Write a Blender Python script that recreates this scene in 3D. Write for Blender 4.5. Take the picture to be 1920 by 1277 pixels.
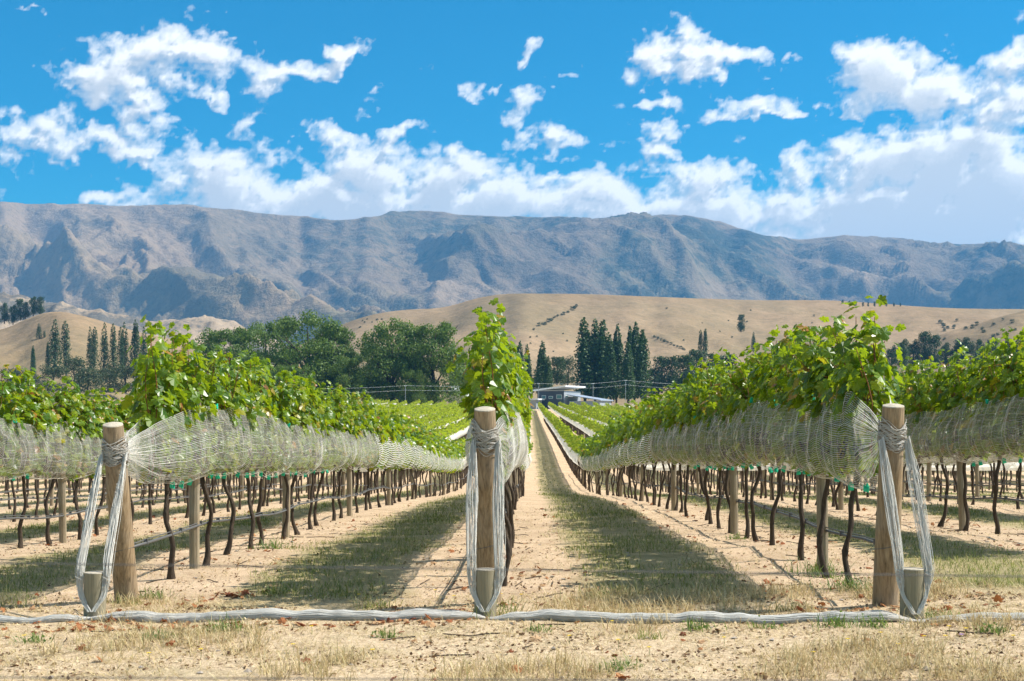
import bpy, math, random
import numpy as np
from mathutils import Vector, Matrix

for o in list(bpy.data.objects):
    bpy.data.objects.remove(o)
SC = bpy.context.scene
COL = SC.collection
R = math.radians
rng = np.random.default_rng(7)
random.seed(7)

# ------------------------------------------------------------------ camera
F = 2600.0            # focal length in photo pixels
HZ = 790.0            # eye level in photo pixels
CZ = 1.25             # eye height above the headland
cam_d = bpy.data.cameras.new('camera')
cam = bpy.data.objects.new('camera', cam_d)
COL.objects.link(cam)
SC.camera = cam
cam.location = (0, 0, CZ)
cam.rotation_euler = (R(90), 0, 0)
cam_d.sensor_width = 36
cam_d.lens = 36 * F / 1920
cam_d.shift_y = (HZ - 638.5) / 1920
cam_d.clip_start = 0.05
cam_d.clip_end = 30000
cam_d.dof.use_dof = True
cam_d.dof.focus_distance = 15
cam_d.dof.aperture_fstop = 11

# ------------------------------------------------------------------ sun, sky, exposure
SUN_AZ, SUN_EL = 86, 47     # degrees to the right of the view, and up
sun_d = bpy.data.lights.new('sun', 'SUN')
sun_d.energy = 4.7
sun_d.angle = R(0.53)
sun_d.color = (1.0, 0.955, 0.88)
sun = bpy.data.objects.new('sun', sun_d)
COL.objects.link(sun)
sv = Vector((math.sin(R(SUN_AZ)) * math.cos(R(SUN_EL)), math.cos(R(SUN_AZ)) * math.cos(R(SUN_EL)), math.sin(R(SUN_EL))))
sun.rotation_euler = sv.to_track_quat('Z', 'Y').to_euler()
sun.location = (40, 10, 40)

SC.view_settings.view_transform = 'Standard'
SC.view_settings.look = 'None'
SC.view_settings.exposure = 0.86
SC.view_settings.gamma = 1
SC.view_settings.use_curve_mapping = False
SC.cycles.use_denoising = True
SC.cycles.max_bounces = 8
SC.cycles.diffuse_bounces = 3
SC.cycles.glossy_bounces = 2
SC.cycles.transmission_bounces = 4
SC.cycles.volume_bounces = 0
SC.cycles.transparent_max_bounces = 12
SC.cycles.caustics_reflective = False
SC.cycles.caustics_refractive = False
SC.cycles.sample_clamp_indirect = 4
SC.cycles.use_adaptive_sampling = True

def N(nt, typ, **kw):
    n = nt.nodes.new(typ)
    for k, v in kw.items():
        if k.startswith('i_'):
            key = k[2:]
            key = int(key) if key.isdigit() else key.replace('_', ' ')
            n.inputs[key].default_value = v
        else:
            setattr(n, k, v)
    return n
def L(nt, a, b):
    nt.links.new(a, b)
def math_(nt, op, a, b=None, clamp=False):
    n = nt.nodes.new('ShaderNodeMath')
    n.operation = op
    n.use_clamp = clamp
    for i, s in enumerate((a, b)):
        if s is None: continue
        if isinstance(s, (int, float)): n.inputs[i].default_value = s
        else: nt.links.new(s, n.inputs[i])
    return n.outputs[0]
def ramp(nt, fac, stops, interp='LINEAR'):
    n = nt.nodes.new('ShaderNodeValToRGB')
    cr = n.color_ramp
    cr.interpolation = interp
    while len(cr.elements) > 1: cr.elements.remove(cr.elements[0])
    for i, (p, c) in enumerate(stops):
        e = cr.elements[0] if i == 0 else cr.elements.new(p)
        e.position = p
        e.color = (c, c, c, 1) if isinstance(c, (int, float)) else (*c, 1)
    if fac is not None: nt.links.new(fac, n.inputs[0])
    return n.outputs[0]
def mixc(nt, fac, a, b, mode='MIX'):
    n = nt.nodes.new('ShaderNodeMix')
    n.data_type = 'RGBA'
    n.blend_type = mode
    for idx, s in ((0, fac), (6, a), (7, b)):
        if isinstance(s, (int, float)): n.inputs[idx].default_value = s
        elif isinstance(s, tuple): n.inputs[idx].default_value = (*s, 1)
        else: nt.links.new(s, n.inputs[idx])
    return n.outputs[2]

def build_world():
    w = bpy.data.worlds.new('World')
    SC.world = w
    w.use_nodes = True
    nt = w.node_tree
    nt.nodes.clear()
    sky = N(nt, 'ShaderNodeTexSky', sky_type='NISHITA')
    sky.sun_disc = False
    sky.sun_elevation = R(SUN_EL)
    sky.sun_rotation = R(SUN_AZ)
    sky.altitude = 300
    sky.air_density = 1.0
    sky.dust_density = 0.5
    sky.ozone_density = 3.0
    hs = N(nt, 'ShaderNodeHueSaturation', i_Saturation=1.7, i_Value=1.0, i_Hue=.485)
    L(nt, sky.outputs[0], hs.inputs['Color'])
    tint = mixc(nt, 1.0, hs.outputs[0], (.12, .76, .79), 'MULTIPLY')
    bg = N(nt, 'ShaderNodeBackground', i_Strength=0.095)
    L(nt, tint, bg.inputs['Color'])
    out = N(nt, 'ShaderNodeOutputWorld')
    L(nt, bg.outputs[0], out.inputs['Surface'])
build_world()

# ------------------------------------------------------------------ helpers
def P(px, py, Y):
    return np.array([(px - 960) / F * Y, Y, CZ + (HZ - py) / F * Y])

def smooth(a, b, x):
    t = np.clip((np.asarray(x, float) - a) / (b - a), 0, 1)
    return t * t * (3 - 2 * t)

def _hash(ix, iy, seed):
    h = (ix.astype(np.int64) * 374761393 + iy.astype(np.int64) * 668265263 + seed * 1442695041) & 0xffffffff
    h = ((h ^ (h >> 13)) * 1274126177) & 0xffffffff
    return ((h ^ (h >> 16)) & 0xffff) / 65535.0

def vnoise(x, y, seed=0):
    x, y = np.broadcast_arrays(np.asarray(x, float), np.asarray(y, float))
    ix, iy = np.floor(x), np.floor(y)
    fx, fy = x - ix, y - iy
    fx = fx * fx * fx * (fx * (fx * 6 - 15) + 10); fy = fy * fy * fy * (fy * (fy * 6 - 15) + 10)
    a = _hash(ix, iy, seed); b = _hash(ix + 1, iy, seed); c = _hash(ix, iy + 1, seed); d = _hash(ix + 1, iy + 1, seed)
    return (a * (1 - fx) + b * fx) * (1 - fy) + (c * (1 - fx) + d * fx) * fy

def fbm(x, y, octv=4, seed=0, gain=0.5):
    s, a, t = 0, 1, 0
    for i in range(octv):
        s = s + a * vnoise(x * 2 ** i + 17.3 * i, y * 2 ** i - 9.1 * i, seed + i); t += a; a *= gain
    return s / t

def ridged(x, y, octv=5, seed=0, gain=0.5):
    s, a, t = 0, 1, 0
    for i in range(octv):
        n = 1 - np.abs(2 * vnoise(x * 2 ** i + 31.7 * i, y * 2 ** i + 3.3 * i, seed + i) - 1)
        s = s + a * n * n; t += a; a *= gain
    return s / t

def mesh_data(name, V, faces, mat=None, smoothf=False, attrs=None):
    """V (n,3); faces: ndarray (m,k) or a list of such arrays"""
    me = bpy.data.meshes.new(name)
    V = np.ascontiguousarray(np.asarray(V, np.float32))
    if not isinstance(faces, (list, tuple)): faces = [faces]
    faces = [np.asarray(f, np.int32) for f in faces if len(f)]
    idx = np.concatenate([f.ravel() for f in faces])
    tot = np.concatenate([np.full(len(f), f.shape[1], np.int32) for f in faces])
    st = np.concatenate([[0], np.cumsum(tot)[:-1]]).astype(np.int32)
    me.vertices.add(len(V)); me.vertices.foreach_set('co', V.ravel())
    me.loops.add(len(idx)); me.loops.foreach_set('vertex_index', idx)
    me.polygons.add(len(tot)); me.polygons.foreach_set('loop_start', st); me.polygons.foreach_set('loop_total', tot)
    me.update(calc_edges=True)
    me.polygons.foreach_set('use_smooth', np.full(len(tot), bool(smoothf)))
    if attrs:
        for k, a in attrs.items():
            at = me.attributes.new(k, 'FLOAT', 'POINT'); at.data.foreach_set('value', np.asarray(a, np.float32))
    if mat: me.materials.append(mat)
    return me

def link(name, me, parent=None, loc=None, rotz=0):
    o = bpy.data.objects.new(name, me)
    COL.objects.link(o)
    if parent: o.parent = parent
    if loc is not None: o.location = tuple(float(c) for c in loc)
    if rotz: o.rotation_euler = (0, 0, rotz)
    return o
def mk(name, V, faces, mat=None, parent=None, smoothf=False, loc=None, attrs=None):
    return link(name, mesh_data(name, V, faces, mat, smoothf, attrs), parent, loc)
def tag(o, label=None, cat=None, group=None, kind=None):
    if label: o['label'] = label
    if cat: o['category'] = cat
    if group: o['group'] = group
    if kind: o['kind'] = kind
    return o
def empty(name, loc, rotz=0):
    return link(name, None, None, loc, rotz)

class Bag:
    """collects verts and faces of several pieces of one part"""
    def __init__(s): s.V = []; s.F = {}; s.n = 0
    def add(s, V, Fc):
        V = np.asarray(V, float)
        for f in (Fc if isinstance(Fc, (list, tuple)) else [Fc]):
            f = np.asarray(f)
            if len(f): s.F.setdefault(f.shape[1], []).append(f + s.n)
        s.V.append(V); s.n += len(V)
        return s
    def out(s): return np.concatenate(s.V), [np.concatenate(v) for v in s.F.values()]
    def obj(s, name, mat, parent=None, smoothf=False, loc=None):
        V, Fc = s.out()
        if loc is not None: V = V - np.asarray(loc)
        return mk(name, V, Fc, mat, parent, smoothf, loc)

def tube(pts, rad, sides=6, caps=True, tw=0.0):
    pts = np.asarray(pts, float); n = len(pts)
    rad = np.broadcast_to(np.asarray(rad, float), (n,)) if np.ndim(rad) < 2 else rad
    t = np.gradient(pts, axis=0); t /= np.linalg.norm(t, axis=1)[:, None] + 1e-9
    avg = np.abs(t).mean(0); ref = np.eye(3)[int(np.argmin(avg))]
    u = np.cross(t, ref); u /= np.linalg.norm(u, axis=1)[:, None] + 1e-9
    v = np.cross(t, u)
    a = np.arange(sides) / sides * 2 * math.pi
    ang = a[None, :] + tw * np.arange(n)[:, None]
    r = rad[:, None] if np.ndim(rad) == 1 else rad
    V = pts[:, None, :] + (np.cos(ang) * r)[..., None] * u[:, None, :] + (np.sin(ang) * r)[..., None] * v[:, None, :]
    i = np.arange(n - 1)[:, None] * sides; j = np.arange(sides)[None, :]; k = (j + 1) % sides
    q = np.stack([i + j, i + k, i + sides + k, i + sides + j], -1).reshape(-1, 4)
    V = V.reshape(-1, 3); Fs = [q]
    if caps and sides >= 3:
        V = np.vstack([V, pts[0], pts[-1]])
        c0, c1 = n * sides, n * sides + 1; jj = np.arange(sides); kk = (jj + 1) % sides
        Fs.append(np.stack([np.full(sides, c0), kk, jj], -1))
        b = (n - 1) * sides
        Fs.append(np.stack([np.full(sides, c1), b + jj, b + kk], -1))
    return V, Fs

def box(x0, x1, y0, y1, z0, z1):
    V = np.array([[x, y, z] for z in (z0, z1) for y in (y0, y1) for x in (x0, x1)], float)
    Fq = np.array([[0,2,3,1],[4,5,7,6],[0,1,5,4],[2,6,7,3],[0,4,6,2],[1,3,7,5]])
    return V, Fq

def grid_faces(nr, nc):
    i = np.arange(nr - 1)[:, None] * nc; j = np.arange(nc - 1)[None, :]
    return np.stack([i + j, i + j + 1, i + nc + j + 1, i + nc + j], -1).reshape(-1, 4)

# ------------------------------------------------------------------ the lie of the land
ROT = 0.0127                     # the rows run slightly to the right of the view
SP = 2.67                        # row spacing
X0C = -0.29                      # the middle row
def row_x(k, y): return X0C + SP * k + ROT * np.asarray(y, float)
_py = np.array([-60, 6, 10, 13, 16, 23, 30, 37, 50, 62, 75, 93, 133, 180, 231, 300, 370, 420, 520, 700, 1000, 1600.])
_pz = np.array([.3, 0, -.02, 0, -.1, -.27, -.5, -.78, -1.35, -1.62, -1.56, -1.2, -.4, .4, 1.35, 2.8, 4.3, 5.0, 5.6, 8, 14, 20.])
def _pchip(x, xp, fp):
    h = np.diff(xp); dl = np.diff(fp) / h
    m = np.zeros(len(xp)); m[0], m[-1] = dl[0], dl[-1]
    for i in range(1, len(xp) - 1):
        if dl[i-1] * dl[i] > 0:
            w1, w2 = 2 * h[i] + h[i-1], h[i] + 2 * h[i-1]
            m[i] = (w1 + w2) / (w1 / dl[i-1] + w2 / dl[i])
    x = np.clip(x, xp[0], xp[-1]); i = np.clip(np.searchsorted(xp, x) - 1, 0, len(xp) - 2)
    t = (x - xp[i]) / h[i]
    return ((2*t**3-3*t**2+1)*fp[i] + (t**3-2*t**2+t)*h[i]*m[i] + (-2*t**3+3*t**2)*fp[i+1] + (t**3-t**2)*h[i]*m[i+1])
def gz0(x, y):
    x = np.asarray(x, float); y = np.asarray(y, float)
    z = _pchip(y, _py, _pz)
    z = z + 0.016 * np.clip(x, -9, 6) * (1 - smooth(20, 60, y))
    far = smooth(55, 110, y)
    z = z + far * (fbm(x / 40, y / 60, 2, 5) - .5) * 3.2 * smooth(3, 20, np.abs(x - .0127 * y - 1))
    return z
def gz(x, y):
    x = np.asarray(x, float); y = np.asarray(y, float)
    near = 1 - smooth(30, 60, y)
    return gz0(x, y) + near * ((fbm(x * 1.3, y * 1.3, 3, 11) - .5) * .05 + (vnoise(x * 9, y * 9, 3) - .5) * .014 + (vnoise(x * 3.7, y * 3.7, 8) - .5) * .022)

# ------------------------------------------------------------------ materials
def new_mat(name):
    m = bpy.data.materials.new(name); m.use_nodes = True
    nt = m.node_tree; nt.nodes.clear()
    return m, nt, N(nt, 'ShaderNodeOutputMaterial')
def noise(nt, scale, detail=4.0, vec=None, rough=0.5, dist=0.0):
    n = N(nt, 'ShaderNodeTexNoise', i_Scale=scale, i_Detail=detail, i_Roughness=rough, i_Distortion=dist)
    if vec is not None: L(nt, vec, n.inputs['Vector'])
    return n.outputs['Fac']
def pos(nt, scale=None):
    g = N(nt, 'ShaderNodeNewGeometry').outputs['Position']
    if scale is None: return g
    m = N(nt, 'ShaderNodeMapping'); m.inputs['Scale'].default_value = scale
    L(nt, g, m.inputs['Vector']); return m.outputs[0]
def objv(nt, scale=(1, 1, 1)):
    t = N(nt, 'ShaderNodeTexCoord').outputs['Object']
    m = N(nt, 'ShaderNodeMapping'); m.inputs['Scale'].default_value = scale
    L(nt, t, m.inputs['Vector']); return m.outputs[0]
def prin(nt, col, rough=0.8, spec=0.3, bump=None, bstr=0.3, bdist=0.01):
    b = N(nt, 'ShaderNodeBsdfPrincipled', i_Roughness=rough)
    b.inputs['Specular IOR Level'].default_value = spec
    if isinstance(col, tuple): b.inputs['Base Color'].default_value = (*col, 1)
    else: L(nt, col, b.inputs['Base Color'])
    if bump is not None:
        bp = N(nt, 'ShaderNodeBump', i_Strength=bstr, i_Distance=bdist)
        L(nt, bump, bp.inputs['Height']); L(nt, bp.outputs[0], b.inputs['Normal'])
    return b
def island_random(nt):
    g = N(nt, 'ShaderNodeNewGeometry').outputs['Random Per Island']
    o = N(nt, 'ShaderNodeObjectInfo').outputs['Random']
    return math_(nt, 'FRACT', math_(nt, 'ADD', g, o))
def plain(name, col, rough=0.7, spec=0.3, metal=0.0, var=0.25, scale=8.0):
    m, nt, out = new_mat(name)
    n = noise(nt, scale, 5, objv(nt))
    c = mixc(nt, n, tuple(v * (1 - var) for v in col), tuple(min(1, v * (1 + var)) for v in col))
    b = prin(nt, c, rough, spec, n, .15, .01); b.inputs['Metallic'].default_value = metal
    L(nt, b.outputs[0], out.inputs[0]); return m
def leafy(name, stops, trans, tw=0.4, rough=0.45, spec=0.35, clump=None):
    """leaf material: colour varies leaf by leaf; light also comes through the blade"""
    m, nt, out = new_mat(name)
    r = island_random(nt)
    c = ramp(nt, r, stops)
    if clump:
        n = noise(nt, clump, 2, pos(nt))
        c = mixc(nt, math_(nt, 'MULTIPLY', n, .5), c, (c0 := tuple(v * .55 for v in stops[0][1])))
    b = prin(nt, c, rough, spec)
    t = N(nt, 'ShaderNodeBsdfTranslucent')
    L(nt, mixc(nt, .65, c, trans, 'MIX'), t.inputs['Color'])
    mx = N(nt, 'ShaderNodeMixShader', i_Fac=tw)
    L(nt, b.outputs[0], mx.inputs[1]); L(nt, t.outputs[0], mx.inputs[2]); L(nt, mx.outputs[0], out.inputs[0])
    return m
M = {}
M['vine_leaf'] = leafy('vine_leaf', [(0, (.030, .085, .006)), (.35, (.080, .165, .008)), (.65, (.145, .235, .010)), (.86, (.23, .29, .014)), (.93, (.32, .26, .02)), (.97, (.38, .16, .02)), (1, (.22, .06, .015))], (.54, .68, .015), .40, .36, .45)
M['vine_leaf_far'] = leafy('vine_leaf_far', [(0, (.09, .15, .008)), (.5, (.15, .21, .012)), (.9, (.22, .25, .016)), (1, (.32, .25, .02))], (.55, .66, .03), .5, .6, .25)
M['poplar'] = leafy('poplar', [(0, (.016, .042, .010)), (.6, (.034, .078, .016)), (1, (.075, .135, .028))], (.14, .24, .03), .22, .5, .3)
M['poplar_far'] = leafy('poplar_far', [(0, (.030, .055, .018)), (.6, (.045, .080, .022)), (1, (.075, .12, .03))], (.12, .18, .03), .2, .5, .3)
M['willow'] = leafy('willow', [(0, (.05, .095, .014)), (.5, (.09, .155, .022)), (1, (.16, .225, .04))], (.26, .38, .04), .32, .5, .3)
M['bush'] = leafy('bush', [(0, (.035, .055, .025)), (.5, (.06, .085, .035)), (.9, (.09, .11, .045)), (1, (.14, .11, .05))], (.14, .18, .05), .2, .6, .2)
M['pine'] = leafy('pine', [(0, (.024, .048, .016)), (.6, (.042, .078, .026)), (1, (.08, .125, .04))], (.10, .16, .04), .2, .6, .2)

def wood_mat(name, a, b, grain=(28, 28, 1.6)):
    m, nt, out = new_mat(name)
    v = objv(nt, grain)
    n = noise(nt, 2.2, 6, v, .6, .4); n2 = noise(nt, 3.5, 3, objv(nt)); n3 = noise(nt, 60, 2, v)
    c = mixc(nt, ramp(nt, n, [(.3, 0), (.7, 1)]), a, b)
    c = mixc(nt, math_(nt, 'MULTIPLY', ramp(nt, n2, [(.42, 0), (.75, 1)]), .45), c, (.30, .29, .26))
    c = mixc(nt, ramp(nt, n, [(.27, .85), (.36, 0)]), c, (.05, .035, .02))
    bs = prin(nt, c, .85, .15, math_(nt, 'ADD', n, math_(nt, 'MULTIPLY', n3, .3)), .55, .01)
    L(nt, bs.outputs[0], out.inputs[0]); return m
M['post'] = wood_mat('post_wood', (.17, .11, .058), (.42, .30, .175))
M['line_post'] = wood_mat('line_post_wood', (.20, .155, .10), (.36, .29, .19))
M['stub'] = wood_mat('stub_wood', (.20, .17, .105), (.34, .29, .19))
M['endgrain'] = plain('post_end_grain', (.46, .40, .31), .9, .1, 0, .35, 40)
M['bark'] = (lambda: (lambda m, nt, out: (L(nt, prin(nt, mixc(nt, noise(nt, 6, 6, objv(nt, (9, 9, 2.2)), .65), (.012, .009, .007), (.13, .098, .072)), .95, .1, noise(nt, 9, 5, objv(nt, (9, 9, 2))), .8, .02).outputs[0], out.inputs[0]), m)[1])(*new_mat('vine_bark')))()
M['cane'] = plain('vine_cane', (.20, .075, .025), .6, .3, 0, .4, 12)
M['treebark'] = plain('tree_bark', (.075, .06, .045), .9, .1, 0, .4, 3)
def net_mat(name, col, tr):
    m, nt, out = new_mat(name)
    b = prin(nt, col, .6, .3); t = N(nt, 'ShaderNodeBsdfTranslucent'); t.inputs[0].default_value = (*col, 1)
    mx = N(nt, 'ShaderNodeMixShader', i_Fac=tr)
    L(nt, b.outputs[0], mx.inputs[1]); L(nt, t.outputs[0], mx.inputs[2]); L(nt, mx.outputs[0], out.inputs[0]); return m
M['net'] = net_mat('net_twine', (.84, .81, .75), .35)
def veil_mat(lo=.05, hi=.30):
    m, nt, out = new_mat('net_fine_mesh')
    n = noise(nt, 3.0, 4, pos(nt, (1, 2.2, .5))); n2 = noise(nt, 9.0, 3, pos(nt, (1, 2.5, .35)))
    d = N(nt, 'ShaderNodeBsdfDiffuse'); d.inputs[0].default_value = (.84, .81, .75, 1)
    t = N(nt, 'ShaderNodeBsdfTranslucent'); t.inputs[0].default_value = (.84, .81, .75, 1)
    a = N(nt, 'ShaderNodeMixShader', i_Fac=.5); L(nt, d.outputs[0], a.inputs[1]); L(nt, t.outputs[0], a.inputs[2])
    tr = N(nt, 'ShaderNodeBsdfTransparent'); mx = N(nt, 'ShaderNodeMixShader')
    L(nt, math_(nt, 'MULTIPLY', ramp(nt, math_(nt, 'ADD', math_(nt, 'MULTIPLY', n, .6), math_(nt, 'MULTIPLY', n2, .4)), [(.36, lo), (.64, hi)]), 1.0), mx.inputs[0]); L(nt, tr.outputs[0], mx.inputs[1]); L(nt, a.outputs[0], mx.inputs[2]); L(nt, mx.outputs[0], out.inputs[0]); return m
M['veil'] = veil_mat()
M['veil_far'] = veil_mat(.62, .9)
M['net_old'] = (lambda: (lambda m, nt, out: (L(nt, prin(nt, mixc(nt, noise(nt, 7, 5, objv(nt, (1, 6, 6))), (.42, .37, .30), (.74, .71, .65)), .8, .2, noise(nt, 14, 4, objv(nt, (.6, 9, 9)), .7), .9, .02).outputs[0], out.inputs[0]), m)[1])(*new_mat('net_rolled')))()
M['net_dusty'] = net_mat('net_dusty', (.72, .69, .62), .25)
M['clip'] = plain('green_clip', (.015, .50, .30), .45, .4, 0, .1)
M['pipe'] = plain('irrigation_pipe', (.10, .098, .095), .55, .4, 0, .3, 20)
M['wire'] = plain('steel_wire', (.55, .55, .55), .4, .5, .7, .1)
M['grape'] = plain('grape', (.045, .018, .03), .4, .5, 0, .4, 30)
M['white_paint'] = plain('white_paint', (.78, .79, .78), .6, .3, 0, .06, 2)
M['roof_white'] = plain('roof_white', (.80, .81, .82), .5, .3, 0, .06, 1)
M['wall_shade_trim'] = plain('wall_shade_and_dark_trim', (.055, .075, .105), .6, .3, 0, .15, 3)  # shade on the front walls put into the colour; also dark door and frames
M['clad_grey'] = plain('grey_cladding', (.34, .36, .38), .6, .3, 0, .1, 3)
M['roof_grey'] = plain('grey_roof', (.30, .35, .43), .5, .4, 0, .1, 2)
M['glass'] = plain('window_glass', (.10, .22, .24), .1, .6, 0, .1, 1)
M['rock'] = plain('stone', (.34, .29, .24), .9, .1, 0, .3, 20)

def ground_mat():
    m, nt, out = new_mat('dry_ground')
    p = pos(nt); s = N(nt, 'ShaderNodeSeparateXYZ'); L(nt, p, s.inputs[0])
    x, y = s.outputs[0], s.outputs[1]
    lane = math_(nt, 'SUBTRACT', math_(nt, 'SUBTRACT', x, X0C), math_(nt, 'MULTIPLY', y, ROT))
    fr = math_(nt, 'FRACT', math_(nt, 'ADD', math_(nt, 'DIVIDE', lane, SP), 100.0))
    d = math_(nt, 'MULTIPLY', math_(nt, 'SUBTRACT', .5, math_(nt, 'ABSOLUTE', math_(nt, 'SUBTRACT', fr, .5))), SP)
    wob = math_(nt, 'MULTIPLY', math_(nt, 'SUBTRACT', noise(nt, .9, 4, p), .5), .7)
    mid = ramp(nt, math_(nt, 'ADD', d, wob), [(.58, 0), (.86, 1)])
    inrow = ramp(nt, math_(nt, 'ADD', math_(nt, 'DIVIDE', y, 20), math_(nt, 'MULTIPLY', wob, .12)), [(.455, 0), (.52, 1)])
    n1 = noise(nt, 1.6, 8, p, .68); n2 = noise(nt, 22, 6, p, .72); n3 = noise(nt, 90, 3, p, .6)
    dirt = mixc(nt, ramp(nt, n1, [(.3, 0), (.7, 1)]), (.40, .275, .17), (.70, .51, .34))
    dirt = mixc(nt, ramp(nt, n2, [(.48, 0), (.68, .75)]), dirt, (.68, .55, .36))
    straw = mixc(nt, ramp(nt, n2, [(.3, 0), (.68, 1)]), (.38, .265, .155), (.78, .61, .40))
    straw = mixc(nt, ramp(nt, n1, [(.5, 0), (.75, .5)]), straw, (.24, .215, .10))
    turf = mixc(nt, ramp(nt, n1, [(.35, 0), (.62, 1)]), mixc(nt, n2, (.13, .125, .045), (.40, .34, .17)), mixc(nt, n2, (.32, .25, .12), (.58, .47, .28)))
    c = mixc(nt, mid, dirt, turf)
    c = mixc(nt, inrow, straw, c)
    c = mixc(nt, ramp(nt, n3, [(.33, .6), (.47, 0)]), c, (.15, .09, .05))
    far = ramp(nt, math_(nt, 'DIVIDE', y, 1000), [(.40, 0), (.43, 1)])
    past = mixc(nt, noise(nt, .012, 4, p), (.10, .12, .035), (.42, .33, .18))
    c = mixc(nt, far, c, past)
    b = prin(nt, c, .95, .1, math_(nt, 'ADD', n2, math_(nt, 'MULTIPLY', n3, .6)), .7, .03)
    L(nt, b.outputs[0], out.inputs[0]); return m
M['ground'] = ground_mat()
def hill_mat(name, cols, green, scale, gscale, dark, bump=8):
    m, nt, out = new_mat(name)
    p = pos(nt)
    n1 = noise(nt, scale, 7, p, .62); n2 = noise(nt, gscale, 6, p, .6, .5); n3 = noise(nt, scale * 9, 5, p, .65)
    c = mixc(nt, ramp(nt, n1, [(.3, 0), (.7, 1)]), cols[0], cols[1])
    c = mixc(nt, math_(nt, 'MULTIPLY', ramp(nt, n3, [(.35, 1), (.6, 0)]), .35), c, cols[2])
    at = N(nt, 'ShaderNodeAttribute', attribute_name='low').outputs['Fac']
    c = mixc(nt, math_(nt, 'MULTIPLY', ramp(nt, n2, [(.42, 0), (.62, 1)]), math_(nt, 'MULTIPLY', at, green[1])), c, green[0])
    c = mixc(nt, math_(nt, 'MULTIPLY', ramp(nt, math_(nt, 'MULTIPLY', n2, math_(nt, 'ADD', n3, .5)), [(.50, 0), (.60, 1)]), dark[1]), c, dark[0])
    wa = N(nt, 'ShaderNodeAttribute', attribute_name='warm').outputs['Fac']
    c = mixc(nt, math_(nt, 'MULTIPLY', wa, .5), c, (.38, .255, .145))
    n4 = noise(nt, scale * 26, 5, p, .7)
    c = mixc(nt, ramp(nt, n4, [(.36, .38), (.46, 0)]), c, dark[0])
    c = mixc(nt, ramp(nt, n4, [(.56, 0), (.70, .25)]), c, tuple(min(.8, v * 1.35) for v in cols[1]))
    b = prin(nt, c, .95, .05, math_(nt, 'ADD', n1, math_(nt, 'ADD', math_(nt, 'MULTIPLY', n3, .4), math_(nt, 'MULTIPLY', n4, .09))), 1.0, bump)
    L(nt, b.outputs[0], out.inputs[0]); return m
M['tan_hill'] = hill_mat('tan_hill', ((.25, .165, .09), (.39, .27, .16), (.17, .125, .065)), ((.19, .18, .075), .55), .006, .004, ((.13, .11, .06), .35), 5)
M['mountain'] = hill_mat('mountain', ((.13, .095, .06), (.30, .21, .13), (.085, .075, .045)), ((.10, .13, .04), .9), .0022, .0016, ((.035, .045, .030), .85), 40)
M['bluff'] = hill_mat('bluff', ((.30, .215, .135), (.47, .35, .23), (.15, .12, .09)), ((.10, .10, .07), .6), .012, .009, ((.07, .075, .07), .8), 5)

# ------------------------------------------------------------------ ground, hills, mountains
def build_ground():
    ys = np.concatenate([np.linspace(-60, 2, 20), np.linspace(3, 26, 210), np.geomspace(26.2, 1500, 190)])
    s = np.linspace(-1, 1, 200); s = np.sign(s) * np.abs(s) ** 1.35
    Y, S = np.meshgrid(ys, s, indexing='ij')
    X = S * (14 + .75 * np.abs(Y))
    Z = gz(X, Y)
    tag(mk('ground', np.stack([X, Y, Z], -1).reshape(-1, 3), grid_faces(*X.shape), M['ground'], smoothf=True), kind='structure')
build_ground()

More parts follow.
